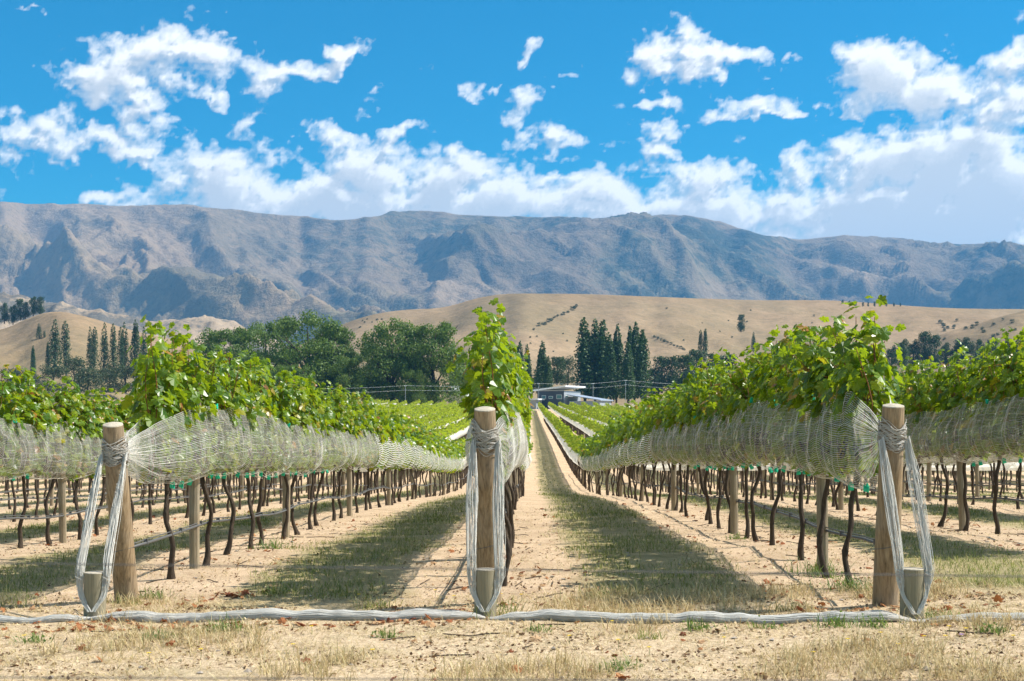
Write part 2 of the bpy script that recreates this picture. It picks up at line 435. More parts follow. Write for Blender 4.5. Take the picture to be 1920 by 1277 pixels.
def ridge(name, crest, Yf, Yc, Yb, zf, mat, amp, wav, seed, ease=1.0, nc=330, nr=90, px0=-700, px1=2620, crestrough=0.06, skew=0.0, zb=None, spur=1.0, big=None):
    """a hill with a given skyline: rises from Yf to its crest at Yc and falls away to Yb"""
    cp = np.array(crest, float)
    px = np.linspace(px0, px1, nc)
    cy = np.interp(px, cp[:, 0], cp[:, 1])
    ker = np.ones(7) / 7; cy = np.convolve(np.pad(cy, 3, 'edge'), ker, 'valid')
    t = np.concatenate([np.linspace(0, 1, nr), np.linspace(1, 2, nr // 3)[1:]])
    Tm, PX = np.meshgrid(t, px, indexing='ij')
    Yv = np.where(Tm <= 1, Yf + (Yc - Yf) * Tm, Yc + (Yb - Yc) * (Tm - 1))
    Yv = Yv + (fbm(PX / 160, 0 * PX, 3, seed + 50) - .5) * (Yc - Yf) * .25 * np.clip(Tm, 0, 1)
    X = (PX - 960) / F * Yv
    zc = CZ + (HZ - cy[None, :]) / F * Yv
    zcrest = CZ + (HZ - cy) / F * (Yc + 0 * cy)
    up = np.where(Tm <= 1, np.clip(Tm, 0, 1) ** ease, np.clip(2 - Tm, 0, 1) ** 1.2)
    up = np.where(Tm <= 1, up * .6 + .4 * smooth(0, 1, np.clip(Tm, 0, 1)), up)
    Z = zf + (np.maximum(zc, zf + 1) - zf) * up
    env = np.clip(Tm, 0, 1) ** .6 * (1 - np.clip(Tm, 0, 1) ** 5 * (1 - crestrough)); env = np.where(Tm > 1, crestrough, env)
    xx, yy = (X + skew * Yv) / wav, Yv / (wav * 2.2)
    wx = fbm(xx * .8, yy * .8, 3, seed + 9) - .5; wy = fbm(xx * .8 + 40, yy * .8, 3, seed + 19) - .5
    r = ridged(xx + wx * .9, yy + wy * .9, 6, seed, .60) - .52
    Z = Z + amp * env * r * spur
    if big:
        bx, by = (X + .75 * Yv) / big[1], Yv / (big[1] * 2.6)
        wb = fbm(bx * 1.3, by * 1.3, 3, seed + 61) - .5
        Z = Z + big[0] * np.where(Tm > 1, 0, np.clip(Tm, 0, 1) ** .8 * (1 - np.clip(Tm, 0, 1) ** 3)) * (ridged(bx + wb * .8, by + wb * .5, 3, seed + 77, .45) - .55)
    Z = Z + amp * .25 * np.clip(env, crestrough, 1) * (fbm(X / wav * 5, Yv / wav * 5, 4, seed + 4) - .5)
    low = 1 - np.clip(np.clip(Tm, 0, 1) + (fbm(X / wav, Yv / wav, 3, seed + 2) - .5) * .5, 0, 1)
    o = mk(name, np.stack([X, Yv, Z], -1).reshape(-1, 3), grid_faces(*X.shape), mat, smoothf=True, attrs={'low': low.ravel(), 'warm': (smooth(300, -1500, X + .25 * (Yv - 4000) + 900 * (fbm(X / 900, Yv / 900, 3, 8) - .5)) if name == 'mountain_range' else 0 * X).ravel()})
    return tag(o, kind='structure')
ridge('mountain_range', [(-700, 382), (-300, 378), (0, 374), (60, 384), (110, 388), (140, 384), (190, 384), (330, 386), (430, 390), (480, 394), (560, 402), (640, 408), (720, 402), (790, 392), (850, 400), (920, 406), (1000, 410), (1060, 408), (1160, 410), (1250, 401), (1300, 403), (1360, 415), (1420, 436), (1500, 448), (1580, 440), (1660, 446), (1760, 452), (1920, 458), (2300, 440), (2620, 420)],
      2300, 5600, 7200, 110, M['mountain'], 370, 620, 21, 1.15, nc=560, nr=200, skew=.5, crestrough=.08, big=(720, 1250))
ridge('middle_range', [(-700, 560), (0, 548), (60, 560), (140, 572), (210, 580), (260, 592), (330, 600), (400, 598), (440, 604), (520, 640), (640, 740), (700, 800), (2620, 840)],
      1500, 1900, 2300, 20, M['bluff'], 36, 90, 33, nc=280, nr=44, px1=700, crestrough=.5)
ridge('tan_hill', [(-700, 700), (400, 690), (560, 650), (640, 608), (700, 588), (760, 580), (830, 578), (870, 566), (910, 554), (960, 550), (1100, 551), (1230, 556), (1300, 559), (1420, 563), (1560, 563), (1640, 568), (1720, 575), (1820, 579), (1920, 580), (2620, 590)],
      640, 1300, 1900, -6, M['tan_hill'], 22, 230, 3, 1.0, nc=340, nr=80, crestrough=.05, skew=.3)
ridge('left_hill', [(-700, 560), (-200, 600), (0, 622), (30, 606), (60, 592), (95, 582), (130, 586), (180, 598), (240, 618), (320, 636), (420, 655), (560, 700), (760, 800), (2620, 840)],
      480, 900, 1250, -4, M['tan_hill'], 16, 110, 41, nc=200, nr=48, px1=900, crestrough=.06)
ridge('right_hill', [(-100, 860), (1200, 850), (1400, 790), (1500, 720), (1650, 668), (1760, 628), (1840, 603), (1920, 582), (2100, 545), (2620, 500)],
      520, 900, 1250, -4, M['tan_hill'], 14, 110, 47, nc=200, nr=48, px0=1200, crestrough=.06)

# ------------------------------------------------------------------ the clouds: a dome far outside everything
def build_sky():
    # cumulus: where each stands in the sky (photo pixels -> bearing and elevation), half sizes, tilt, weight
    blobs = [(270,118,140,62,0,1),(190,150,110,55,0,1),(345,105,115,55,0,1),(250,205,75,48,30,.9),(135,140,55,35,0,.8),(385,190,50,22,20,.8),
        (420,50,30,12,-40,.55),(545,135,105,30,-12,.9),(640,115,70,32,-32,1),(490,175,55,34,0,.85),(445,120,60,45,0,.7),
        (190,262,140,42,4,1),(60,268,110,34,-3,.95),(255,290,75,26,0,1),(20,222,62,26,0,.75),(20,308,42,18,0,.7),(330,265,40,12,-15,.5),(225,372,78,30,0,1),
        (690,178,42,20,-20,.7),(395,290,62,48,0,.9),(470,230,30,46,10,.7),(430,340,130,62,0,1.05),(560,362,150,58,0,1.05),(690,330,115,62,0,1.05),(840,335,125,62,0,1.05),
        (960,372,150,52,0,1.05),(745,248,60,28,-22,.9),(640,276,55,30,0,.9),(590,257,22,18,0,.7),(865,292,70,32,0,.9),(760,375,300,42,0,1.0),(510,266,26,9,0,.5),
        (40,4,40,16,0,.7),(790,140,14,8,0,.4),(550,272,18,8,0,.45),
        (972,105,44,20,-35,.75),(878,180,36,22,-20,.75),(938,176,44,14,-15,.65),(988,195,52,32,-15,.9),(1030,255,82,32,-10,.9),(1062,325,85,30,5,.95),(1140,365,120,46,0,.95),(1055,140,26,14,0,.5),
        (1265,78,62,44,0,1),(1255,118,92,44,0,1.05),(1365,112,75,30,8,1),(1205,108,42,32,0,.8),
        (1245,200,58,22,0,.85),(1330,204,70,20,0,.9),(1405,195,70,30,0,1),(1462,215,40,18,0,.8),(1245,255,88,24,-15,.9),(1250,296,62,26,0,.95),
        (1310,335,110,42,0,.95),(1375,322,48,42,0,.9),(1490,106,34,15,-28,.65),
        (1680,150,100,68,0,1.1),(1640,130,65,50,0,1.05),(1760,165,120,48,-8,1.05),(1890,110,90,50,-22,1.05),(1602,212,52,24,30,.8),(1545,230,30,10,-20,.45),
        (1480,318,55,36,0,.95),(1600,290,80,40,0,.9),(1715,300,150,64,0,1.1),(1830,270,130,76,0,1.1),(1860,200,90,44,0,1.0),(1860,345,160,76,0,1.15),(1640,375,180,60,0,1.1),
        (1500,395,150,55,0,1.1),(1810,415,200,66,0,1.15),(1350,400,170,55,0,1.1),(1160,412,220,40,0,1.0),(560,412,240,34,0,.95),(820,410,260,40,0,1.0),(1600,448,300,46,0,1.1),(600,396,330,50,0,1.15),(930,396,320,52,0,1.15),(1290,404,330,50,0,1.15),(1700,420,330,70,0,1.2),(400,385,120,34,0,.9),(1850,450,260,50,0,1.1),
        # the same field of cloud goes on beyond the frame
        (2150,160,140,60,-10,1.05),(2120,360,200,80,0,1.1),(2380,260,140,60,0,1.05),(2560,380,220,70,0,1.1),(2900,150,160,70,0,1.05),(-160,180,120,55,0,1),(-220,360,200,60,0,1.05),(-480,250,150,60,0,1.0),(-760,380,220,70,0,1.05),(-900,120,150,60,0,1.0)]

    crng = np.random.default_rng(3)
    for k in range(60):      # the same sky all round
        a = crng.uniform(25, 335); e = crng.uniform(4, 24); n = crng.integers(2, 6)
        for j in range(n):
            blobs.append(('ang', R(a + crng.normal(0, 2.2)), R(e + crng.normal(0, .5)), crng.uniform(50, 150), crng.uniform(25, 60), crng.uniform(-15, 15), 1.0))
    pxs = np.arange(-160, 2080, 4.3)
    az = np.arctan((pxs - 960) / F)
    az = np.concatenate([az, np.linspace(az[-1], az[0] + 2 * math.pi, 200)[1:]])
    el = np.concatenate([np.linspace(R(-4), R(5.6), 10)[:-1], np.arange(R(5.6), R(17.4), 4.3 / F), np.linspace(R(17.6), R(84), 60)])
    E, A = np.meshgrid(el, az, indexing='ij')
    Aw = np.where(A > math.pi, A - 2 * math.pi, A)
    wu = (fbm(A * 45, E * 60, 4, 71) - .5) * .040; wv = (fbm(A * 45 + 90, E * 60, 4, 77) - .5) * .030
    wu += (fbm(A * 190, E * 220, 3, 171) - .5) * .010; wv += (fbm(A * 190 + 90, E * 220, 3, 177) - .5) * .009
    U, Vv = Aw + wu, E + wv
    acc = np.zeros_like(E)
    for bl in blobs:
        if bl[0] == 'ang':
            _, a0, e0, rx, ry, rot, wt = bl
            if a0 > math.pi: a0 -= 2 * math.pi
        else:
            bx, by, rx, ry, rot, wt = bl
            a0 = math.atan((bx - 960) / F); e0 = math.atan((HZ - by) / F * math.cos(a0))
        c, s_ = math.cos(R(-rot)), math.sin(R(-rot))
        dx, dy = U - a0, Vv - e0
        dx = (dx + math.pi) % (2 * math.pi) - math.pi
        rx_, ry_ = rx * 1.5 / F, ry * 1.5 / F
        sel = (np.abs(dx) < 3 * max(rx_, ry_)) & (np.abs(dy) < 3 * max(rx_, ry_))
        if not sel.any(): continue
        dx, dy = dx[sel], dy[sel]
        q = np.sqrt(((dx * c + dy * s_) / rx_) ** 2 + ((-dx * s_ + dy * c) / (ry_ * np.where(dy > 0, 1.0, .8))) ** 2)
        v = np.clip(1 - q, 0, 1) * wt
        acc[sel] = np.maximum(acc[sel], v) + .12 * np.minimum(acc[sel], v)
    puff = 1 - np.abs(2 * vnoise(A * 150 + wu * 300, E * 170, 81) - 1)
    puff2 = 1 - np.abs(2 * vnoise(A * 330 + wv * 300, E * 360, 83) - 1)
    d = acc + (fbm(A * 62, E * 78, 6, 61, .54) - .5) * .92 + (puff - .5) * .16 + (puff2 - .5) * .09 - .345
    d = np.where(acc > .02, d, -.3) * np.clip(acc / .16, 0, 1) - .05
    cx, cy = np.cos(E) * np.sin(A) / np.sin(np.maximum(E, .2)), np.cos(E) * np.cos(A) / np.sin(np.maximum(E, .2))
    sund = np.arccos(np.clip(np.sin(E) * math.sin(R(SUN_EL)) + np.cos(E) * math.cos(R(SUN_EL)) * np.cos(A - R(70)), -1, 1))
    dz = (fbm(cx * 2.6 + 5, cy * 2.6 + 3, 5, 119, .55) - .43) * 2.2 - 1.2 * (1 - smooth(R(20), R(36), sund))  # unseen high cloud, added to whiten the fill light, left open towards the sun
    hi = smooth(R(19), R(27), E); d = d * (1 - hi) + np.maximum(dz, -.3) * hi
    # light falls from the upper right: count the cloud on the way
    shade = np.zeros_like(d); dens = np.clip(d, 0, .8)
    nearc = len(pxs)
    for k in range(1, 9):
        sh = np.zeros_like(d); kx, ky = int(round(1.35 * k)), int(round(2.0 * k))
        sh[:-ky, :nearc - kx] = dens[ky:, kx:nearc]
        sh[:-ky, nearc:] = dens[ky:, nearc:]
        shade += sh / 8
    gr = np.zeros_like(d); gr[:-4, :-3] = np.clip(dens, 0, .6)[4:, 3:] - np.clip(dens, 0, .6)[:-4, :-3]
    low = np.clip(.10 + 2.0 * gr + 1.3 * shade + .25 * (fbm(A * 55, E * 110, 5, 91) - .5) * np.clip(dens * 3, 0, 1), 0, 1)
    RD = 15000.0
    V = np.stack([RD * np.sin(A) * np.cos(E), RD * np.cos(A) * np.cos(E), RD * np.sin(E) + CZ], -1).reshape(-1, 3)
    m, nt, out = new_mat('cloud_sky')
    da = N(nt, 'ShaderNodeAttribute', attribute_name='cloudiness').outputs['Fac']
    sa = N(nt, 'ShaderNodeAttribute', attribute_name='shade').outputs['Fac']
    fine = noise(nt, .022, 5, pos(nt), .65)
    dd = math_(nt, 'ADD', da, math_(nt, 'MULTIPLY', math_(nt, 'SUBTRACT', fine, .5), .26))
    alpha = ramp(nt, dd, [(-.02, 0), (0.08, .16), (0.24, .58), (0.52, 1)])
    ss = math_(nt, 'ADD', sa, math_(nt, 'MULTIPLY', math_(nt, 'SUBTRACT', .5, fine), .35))
    cc = ramp(nt, ss, [(0.05, CLOUD[0]), (0.3, CLOUD[1]), (0.55, CLOUD[2]), (0.85, CLOUD[3])])
    em = N(nt, 'ShaderNodeEmission'); L(nt, cc, em.inputs[0])
    tr = N(nt, 'ShaderNodeBsdfTransparent')
    mx = N(nt, 'ShaderNodeMixShader'); L(nt, alpha, mx.inputs[0]); L(nt, tr.outputs[0], mx.inputs[1]); L(nt, em.outputs[0], mx.inputs[2])
    L(nt, mx.outputs[0], out.inputs[0])
    m.cycles.emission_sampling = 'NONE'
    tag(mk('sky', V, grid_faces(*E.shape), m, smoothf=True, attrs={'cloudiness': d.ravel(), 'shade': low.ravel()}), kind='structure')
CLOUD = ((.74, .725, .70), (.645, .64, .63), (.525, .535, .545), (.42, .44, .465))
build_sky()

# ------------------------------------------------------------------ posts
ENDS = {-1: 10.15, 0: 9.67, 1: 9.24}          # where each row's end post stands
ORD = ['first', 'second', 'third', 'fourth', 'fifth', 'sixth', 'seventh', 'eighth', 'ninth', 'tenth', 'eleventh', 'twelfth', 'thirteenth', 'fourteenth', 'fifteenth', 'sixteenth', 'seventeenth', 'eighteenth', 'nineteenth']
for _t, _u in (('twentieth', 'twenty'), ('thirtieth', 'thirty'), ('fortieth', 'forty'), ('fiftieth', 'fifty')):
    ORD += [_t] + [_u + '-' + w for w in ORD[:9]]
SIDE = {-1: 'left', 0: 'middle', 1: 'right'}
def row_words(k):
    if k in SIDE: return 'the row behind the %s end post' % SIDE[k]
    n = ['', '', 'first', 'second', 'third', 'fourth'][abs(k)]
    return 'the %s row %s of the %s end post' % (n, 'left' if k < 0 else 'right', 'left' if k < 0 else 'right')

def build_end_post(k, base_px, top_px, top_py, lean, label):
    Y = ENDS[k]
    bx = (base_px - 960) / F * Y
    bz = float(gz(bx, Y))
    t = P(top_px, top_py, Y - lean)
    e = empty('end_post', (bx, Y, bz)); tag(e, label, 'post', 'round timber end posts of the rows')
    n = 16; h = np.linspace(-.12, 1, n)
    ax = np.array([0, 0, 0.])[None] + (t - np.array([bx, Y, bz]))[None] * h[:, None]
    ang = np.arange(18) / 18 * 2 * math.pi
    r = (.087 - .014 * np.clip(h, 0, 1))[:, None] * (1 + .05 * (vnoise(ang[None] * 1.2 + 0 * h[:, None], h[:, None] * 2 + 0 * ang[None], 40 + k) - .5) + .012 * (vnoise(ang[None] * 6, h[:, None] * 7, 60 + k) - .5))
    r[-1] *= .97
    V, Fs = tube(ax, r, 18, False)
    mk('shaft', V, Fs, M['post'], e, True)
    # the sawn top, slightly domed, with a small overhang of splinters
    c = ax[-1]; rr = r[-1]
    dirn = ax[-1] - ax[-2]; dirn /= np.linalg.norm(dirn)
    ring = V[-18:]
    tv = [c + (p - c) * s_ + dirn * hh for s_, hh in ((1.0, 0.0), (.97, .006), (.55, .014)) for p in ring] + [c + dirn * .018]
    q = []
    for a in range(2):
        for j in range(18): q.append([a * 18 + j, a * 18 + (j + 1) % 18, a * 18 + 18 + (j + 1) % 18, a * 18 + 18 + j])
    tri = [[36 + j, 36 + (j + 1) % 18, 54] for j in range(18)]
    mk('top_face', tv, [np.array(q), np.array(tri)], M['endgrain'], e, False)
    # thin wire that holds the pipe
    zz = ax[0] * 0 + (t - np.array([bx, Y, bz])) * .30
    rr = .087 - .014 * .3 + .003
    a = np.linspace(0, 2 * math.pi, 30)
    mk('wire_loop', *tube(np.stack([zz[0] + rr * np.cos(a), zz[1] + rr * np.sin(a), zz[2] + .02 * np.cos(a)], -1), .002, 5), M['pipe'], e)
    return e, t
POST = {}
POST[-1] = build_end_post(-1, 238, 212, 797, .33, 'round timber end post, left of three, its base browner and split')
POST[0] = build_end_post(0, 917, 909, 768, .30, 'round timber end post under the single tall leafy vine')
POST[1] = build_end_post(1, 1660, 1675, 762, .22, 'round timber end post, right of three, weathered grey at the top')

def build_stub(px, Y, top_py, label, k):
    x = (px - 960) / F * Y; z = float(gz(x, Y)); top = CZ + (HZ - top_py) / F * Y
    e = empty('stub_post', (x, Y, z)); tag(e, label, 'post', 'short stub posts in front of the end posts')
    h = np.linspace(-.1, top - z, 8); ang = np.arange(16) / 16 * 2 * math.pi
    r = .074 * (1 + .06 * (vnoise(ang[None] * 1.3 + 0 * h[:, None], h[:, None] * 3 + 0 * ang[None], 80 + k) - .5)) + 0 * h[:, None]
    V, Fs = tube(np.stack([0 * h, 0 * h, h], -1), r, 16, False)
    mk('shaft', V, Fs, M['stub'], e, True)
    c = np.array([0, 0, h[-1]]); ring = V[-16:]
    tv = [c + (p - c) * s_ + np.array([0, 0, hh]) for s_, hh in ((1, 0), (.96, .005)) for p in ring] + [c + np.array([0, 0, .009])]
    q = [[j, (j + 1) % 16, 16 + (j + 1) % 16, 16 + j] for j in range(16)]; tri = [[16 + j, 16 + (j + 1) % 16, 32] for j in range(16)]
    mk('top_face', tv, [np.array(q), np.array(tri)], M['endgrain'], e)
    return e, np.array([x, Y, z]), top
STUB = {-1: build_stub(178, 9.32, 1074, 'short grey stub post in front of the left end post', 0),
        0: build_stub(910, 8.98, 1068, 'short stub post half wrapped in netting at the foot of the middle end post', 1),
        1: build_stub(1710, 8.62, 1067, 'short stub post in front of the right end post', 2)}

LINE_Y = {-1: [12.26, 16.8, 22.7, 29.1, 35.2, 41.5, 47.8, 54, 60.3, 66.6, 73], 0: [12.6, 18.4, 24.6, 31, 37.3, 43.6, 50, 56.3, 62.6, 69],
          1: [11.3, 16.2, 22.9, 29.4, 36.2, 42.6, 49, 55.3, 61.6, 68, 74], 2: [16.2, 22.5, 28.9, 35.2, 41.6, 48], -2: [16.7, 23, 29.3, 35.6, 42, 48.3],
          3: [20.5, 26.8, 33, 39.4, 45.7], -3: [21, 27.3, 33.6, 40, 46.3], 4: [26, 32.2, 38.6, 45], -4: [25.5, 31.8, 38, 44.4]}
def build_line_posts():
    vs = []
    for s in range(4):
        h = np.linspace(-.1, 1.72, 9); ang = np.arange(10) / 10 * 2 * math.pi
        sq = 1 / np.maximum(np.abs(np.cos(ang)), np.abs(np.sin(ang)))
        r = .043 * (.55 + .45 * sq)[None] * (1 + .08 * (vnoise(ang[None] + 0 * h[:, None], h[:, None] * 2 + 0 * ang[None], 90 + s) - .5))
        V, Fs = tube(np.stack([.012 * np.sin(h * 2 + s), .012 * np.cos(h * 1.7 + s), h], -1), r, 10)
        vs.append(mesh_data('trellis_post', V, Fs, M['line_post'], False))
    for k, ys in LINE_Y.items():
        for i, y in enumerate(ys):
            x = float(row_x(k, y)); o = link('trellis_post', vs[(i + k) % 4], None, (x, y, float(gz(x, y))), random.uniform(-.3, .3))
            o.rotation_euler[0] = random.gauss(0, .018); o.rotation_euler[1] = random.gauss(0, .018)
            tag(o, '%s trellis post from the front in %s' % (ORD[i], row_words(k)), 'post', 'slender trellis posts along the rows')
build_line_posts()
# the pale metal sleeve on one post left of the left end post
x = float(row_x(-2, 16.7)); z = float(gz(x, 16.7))
o = mk('post_sleeve', *box(-.03, .03, -.025, .025, 0, .42), M['white_paint'], None, False, (x, 16.64, z + 1.32))
tag(o, 'narrow white metal post extension among leaves left of the left end post', 'post extension')

# ------------------------------------------------------------------ vines
_ol = [(0, .06), (.16, -.06), (.36, .0), (.47, .16), (.36, .27), (.55, .44), (.50, .58), (.32, .60), (.24, .84), (.08, .90)]
OUT = np.array(_ol + [(0, 1.02)] + [(-a, b) for a, b in reversed(_ol[1:])])
def leaf_template(kind):
    if kind == 0:
        o = np.vstack([[0, .38], OUT]); n = len(OUT)
        z = -.30 * np.abs(o[:, 0]) ** 1.3 - .22 * (o[:, 1] - .38) ** 2; z[0] = .03
        z += .05 * np.sin(np.arange(len(o)) * 2.1) * (np.arange(len(o)) > 0)
        V = np.column_stack([o[:, 0], o[:, 1], z])
        return V, np.array([[0, 1 + i, 1 + (i + 1) % n] for i in range(n)])
    if kind == 1:
        V = np.array([[0, 0, 0], [.45, .1, -.08], [.48, .55, -.10], [0, 1, -.08], [-.48, .55, -.10], [-.45, .1, -.08], [0, .4, .04]])
        return V, np.array([[6, i, (i + 1) % 6] for i in range(6)])
    V = np.array([[0, 0, 0], [.5, .5, -.12], [0, 1, 0], [-.5, .5, -.12]])
    return V, np.array([[0, 1, 2], [0, 2, 3]])
TPL = [leaf_template(i) for i in range(3)]
def nrm(a): return a / (np.linalg.norm(a, axis=-1, keepdims=True) + 1e-9)
def leaf_frames(nv, tip):
    nv = nrm(nv); t = tip - (tip * nv).sum(-1, keepdims=True) * nv
    t = nrm(t); return np.cross(t, nv), t, nv
def leaves_mesh(c, nv, tip, size, kind):
    V0, F0 = TPL[kind]; bx, by, bz = leaf_frames(nv, tip); size = np.asarray(size)[:, None, None]
    V = c[:, None, :] + size * (V0[None, :, 0:1] * bx[:, None] + (V0[None, :, 1:2]) * by[:, None] + V0[None, :, 2:3] * bz[:, None])
    Fc = F0[None] + (np.arange(len(c)) * len(V0))[:, None, None]
    return V.reshape(-1, 3), Fc.reshape(-1, 3)

def grow_vine(g, shoots=17, nodes=20, ztop=(1.72, 2.1), half=.60, size=(.085, .15), wid=1.0):
    """one trained vine: shoots rise from the arm at 0.86 m, leaves along them"""
    C, NV, T, S = [], [], [], []; canes = []
    for i in range(shoots):
        y0 = -half + 2 * half * (i + .5) / shoots + g.normal(0, .03); top = g.uniform(*ztop)
        dx, dy = g.normal(0, .10 * wid), g.normal(0, .13); ph = g.uniform(0, 6)
        hs = np.linspace(0, 1, nodes)
        path = np.stack([dx * hs ** 1.3 + .03 * np.sin(hs * 7 + ph), y0 + dy * hs + .03 * np.cos(hs * 6 + ph), .86 + (top - .86) * hs], -1)
        if g.random() < .3: path[:, 0] += np.sign(dx) * .18 * wid * hs ** 4; path[:, 2] -= .10 * hs ** 5
        canes.append(path[:: 3])
        for j in range(1, nodes):
            p = path[j]
            if p[2] < 1.12 and g.random() < .3: continue
            for _ in range(2 if g.random() < .62 else 1):
                a = g.uniform(0, 2 * math.pi); hdir = np.array([math.cos(a) * 1.25, math.sin(a) * .9, 0])
                if hs[j] > .9: hdir *= .5
                pet = hdir * g.uniform(.04, .13) * (.8 + .4 * math.sin(math.pi * hs[j])); pet[2] = g.uniform(-.01, .05)
                C.append(p + pet)
                NV.append(hdir * .8 + np.array([g.normal(0, .4), g.normal(0, .4), abs(g.normal(.55, .35))]))
                T.append(hdir * .5 + np.array([g.normal(0, .35), g.normal(0, .35), -.75 + (.6 if hs[j] > .92 else 0)]))
                S.append(g.uniform(*size) * (1.0 if hs[j] < .85 else .72))
    C, NV, T, S = [np.array(a) for a in (C, NV, T, S)]
    C[:, 0] *= .62 + .38 * smooth(1.25, 1.55, C[:, 2])      # the net holds the lower leaves in
    return [C, NV, T, S], canes

def trunk_mesh(g):
    b = Bag(); n = 15; h = np.linspace(-.06, .87, n); a1, a2 = g.uniform(0, 6, 2); am = g.uniform(.02, .055)
    lean = g.normal(0, .028, 2)
    x = am * np.sin(h * 6.5 + a1) * (h / .87 * .6 + .3) + .010 * np.sin(h * 17 + a2) + lean[0] * (1 - h / .87); y = am * np.sin(h * 5.6 + a2) * .8 + .010 * np.cos(h * 15 + a1) + lean[1] * (1 - h / .87)
    x -= x[-1]; y -= y[-1]
    r = .023 - .006 * np.clip(h / .87, 0, 1) + .010 * np.exp(-((h) / .06) ** 2) + .008 * np.exp(-((h - .85) / .05) ** 2)
    ang = np.arange(9) / 9 * 2 * math.pi
    rr = r[:, None] * (1 + .55 * (vnoise(ang[None] * 1.6 + 3 * a1, h[:, None] * 11 + 5, int(a2 * 100)) - .5))
    b.add(*tube(np.stack([x, y, h], -1), rr, 9))
    V, Fs = b.out(); tr = mesh_data('trunk', V, Fs, M['bark'], True)
    b = Bag()
    for s in (-1, 1):
        t = np.linspace(0, 1, 8)
        b.add(*tube(np.stack([.012 * np.sin(t * 9 + a1), s * .54 * t, .855 + .025 * np.sin(t * 3) + .01 * np.sin(t * 11 + a2)], -1), .017 - .007 * t, 6))
    V, Fs = b.out(); return tr, mesh_data('arm', V, Fs, M['bark'], True)
def canes_mesh(canes):
    b = Bag()
    for p in canes: b.add(*tube(p, np.linspace(.006, .0025, len(p)), 4, False))
    V, Fs = b.out(); return mesh_data('cane', V, Fs, M['cane'], True)
def bunch_mesh(g):
    b = Bag()
    o = np.array([[1,0,0],[-1,0,0],[0,1,0],[0,-1,0],[0,0,1],[0,0,-1]], float); f = np.array([[0,2,4],[2,1,4],[1,3,4],[3,0,4],[2,0,5],[1,2,5],[3,1,5],[0,3,5]])
    for i in range(26):
        t = i / 26; r = .035 * (1 - t) ** .6 + .004; a = i * 2.4
        b.add(o * .011 + np.array([r * math.cos(a), r * math.sin(a), -.13 * t]), f)
    V, Fs = b.out(); return mesh_data('grape_bunch', V, Fs, M['grape'], True)
vg = np.random.default_rng(12)
TRUNKS = [trunk_mesh(vg) for _ in range(9)]
NEAR, MID = [], []
for i in range(8):
    lv, cn = grow_vine(vg, 18, 24, size=(.068, .128))
    NEAR.append((mesh_data('foliage', *leaves_mesh(*lv, 0), M['vine_leaf']), canes_mesh(cn)))
for i in range(7):
    lv, cn = grow_vine(vg, 14, 15, size=(.10, .16))
    MID.append(mesh_data('foliage', *leaves_mesh(*lv, 1), M['vine_leaf']))
BUNCH = [bunch_mesh(vg) for _ in range(3)]
LEAF = mesh_data('leaf', *TPL[0], M['vine_leaf'])
RZ = -math.atan(ROT)
VS = 1.06
def end_vine(k, e, seed, ztop, shoots, half):
    """the first vine of a row: its outer leaves are separate"""
    g = np.random.default_rng(seed)
    lv, cn = grow_vine(g, shoots, 24, ztop, half, (.07, .135), .5 if k == 0 else .75)
    C, NV, T, S = lv
    score = -C[:, 1] * 1.2 + np.abs(C[:, 0]) + S * 3 + (C[:, 2] > 1.4) * .4 + g.normal(0, .15, len(C))
    pick = np.argsort(-score)[:90]; rest = np.ones(len(C), bool); rest[pick] = False
    fo = mk('foliage', *leaves_mesh(C[rest], NV[rest], T[rest], S[rest], 0), M['vine_leaf'], e); fo['kind'] = 'stuff'
    link('cane', canes_mesh(cn), e)
    bx, by, bz = leaf_frames(NV, T)
    for i in pick:
        o = link('leaf', LEAF, e)
        m = Matrix(((bx[i][0], by[i][0], bz[i][0], C[i][0]), (bx[i][1], by[i][1], bz[i][1], C[i][1]), (bx[i][2], by[i][2], bz[i][2], C[i][2]), (0, 0, 0, 1))) @ Matrix.Scale(float(S[i]), 4)
        o.matrix_basis = m
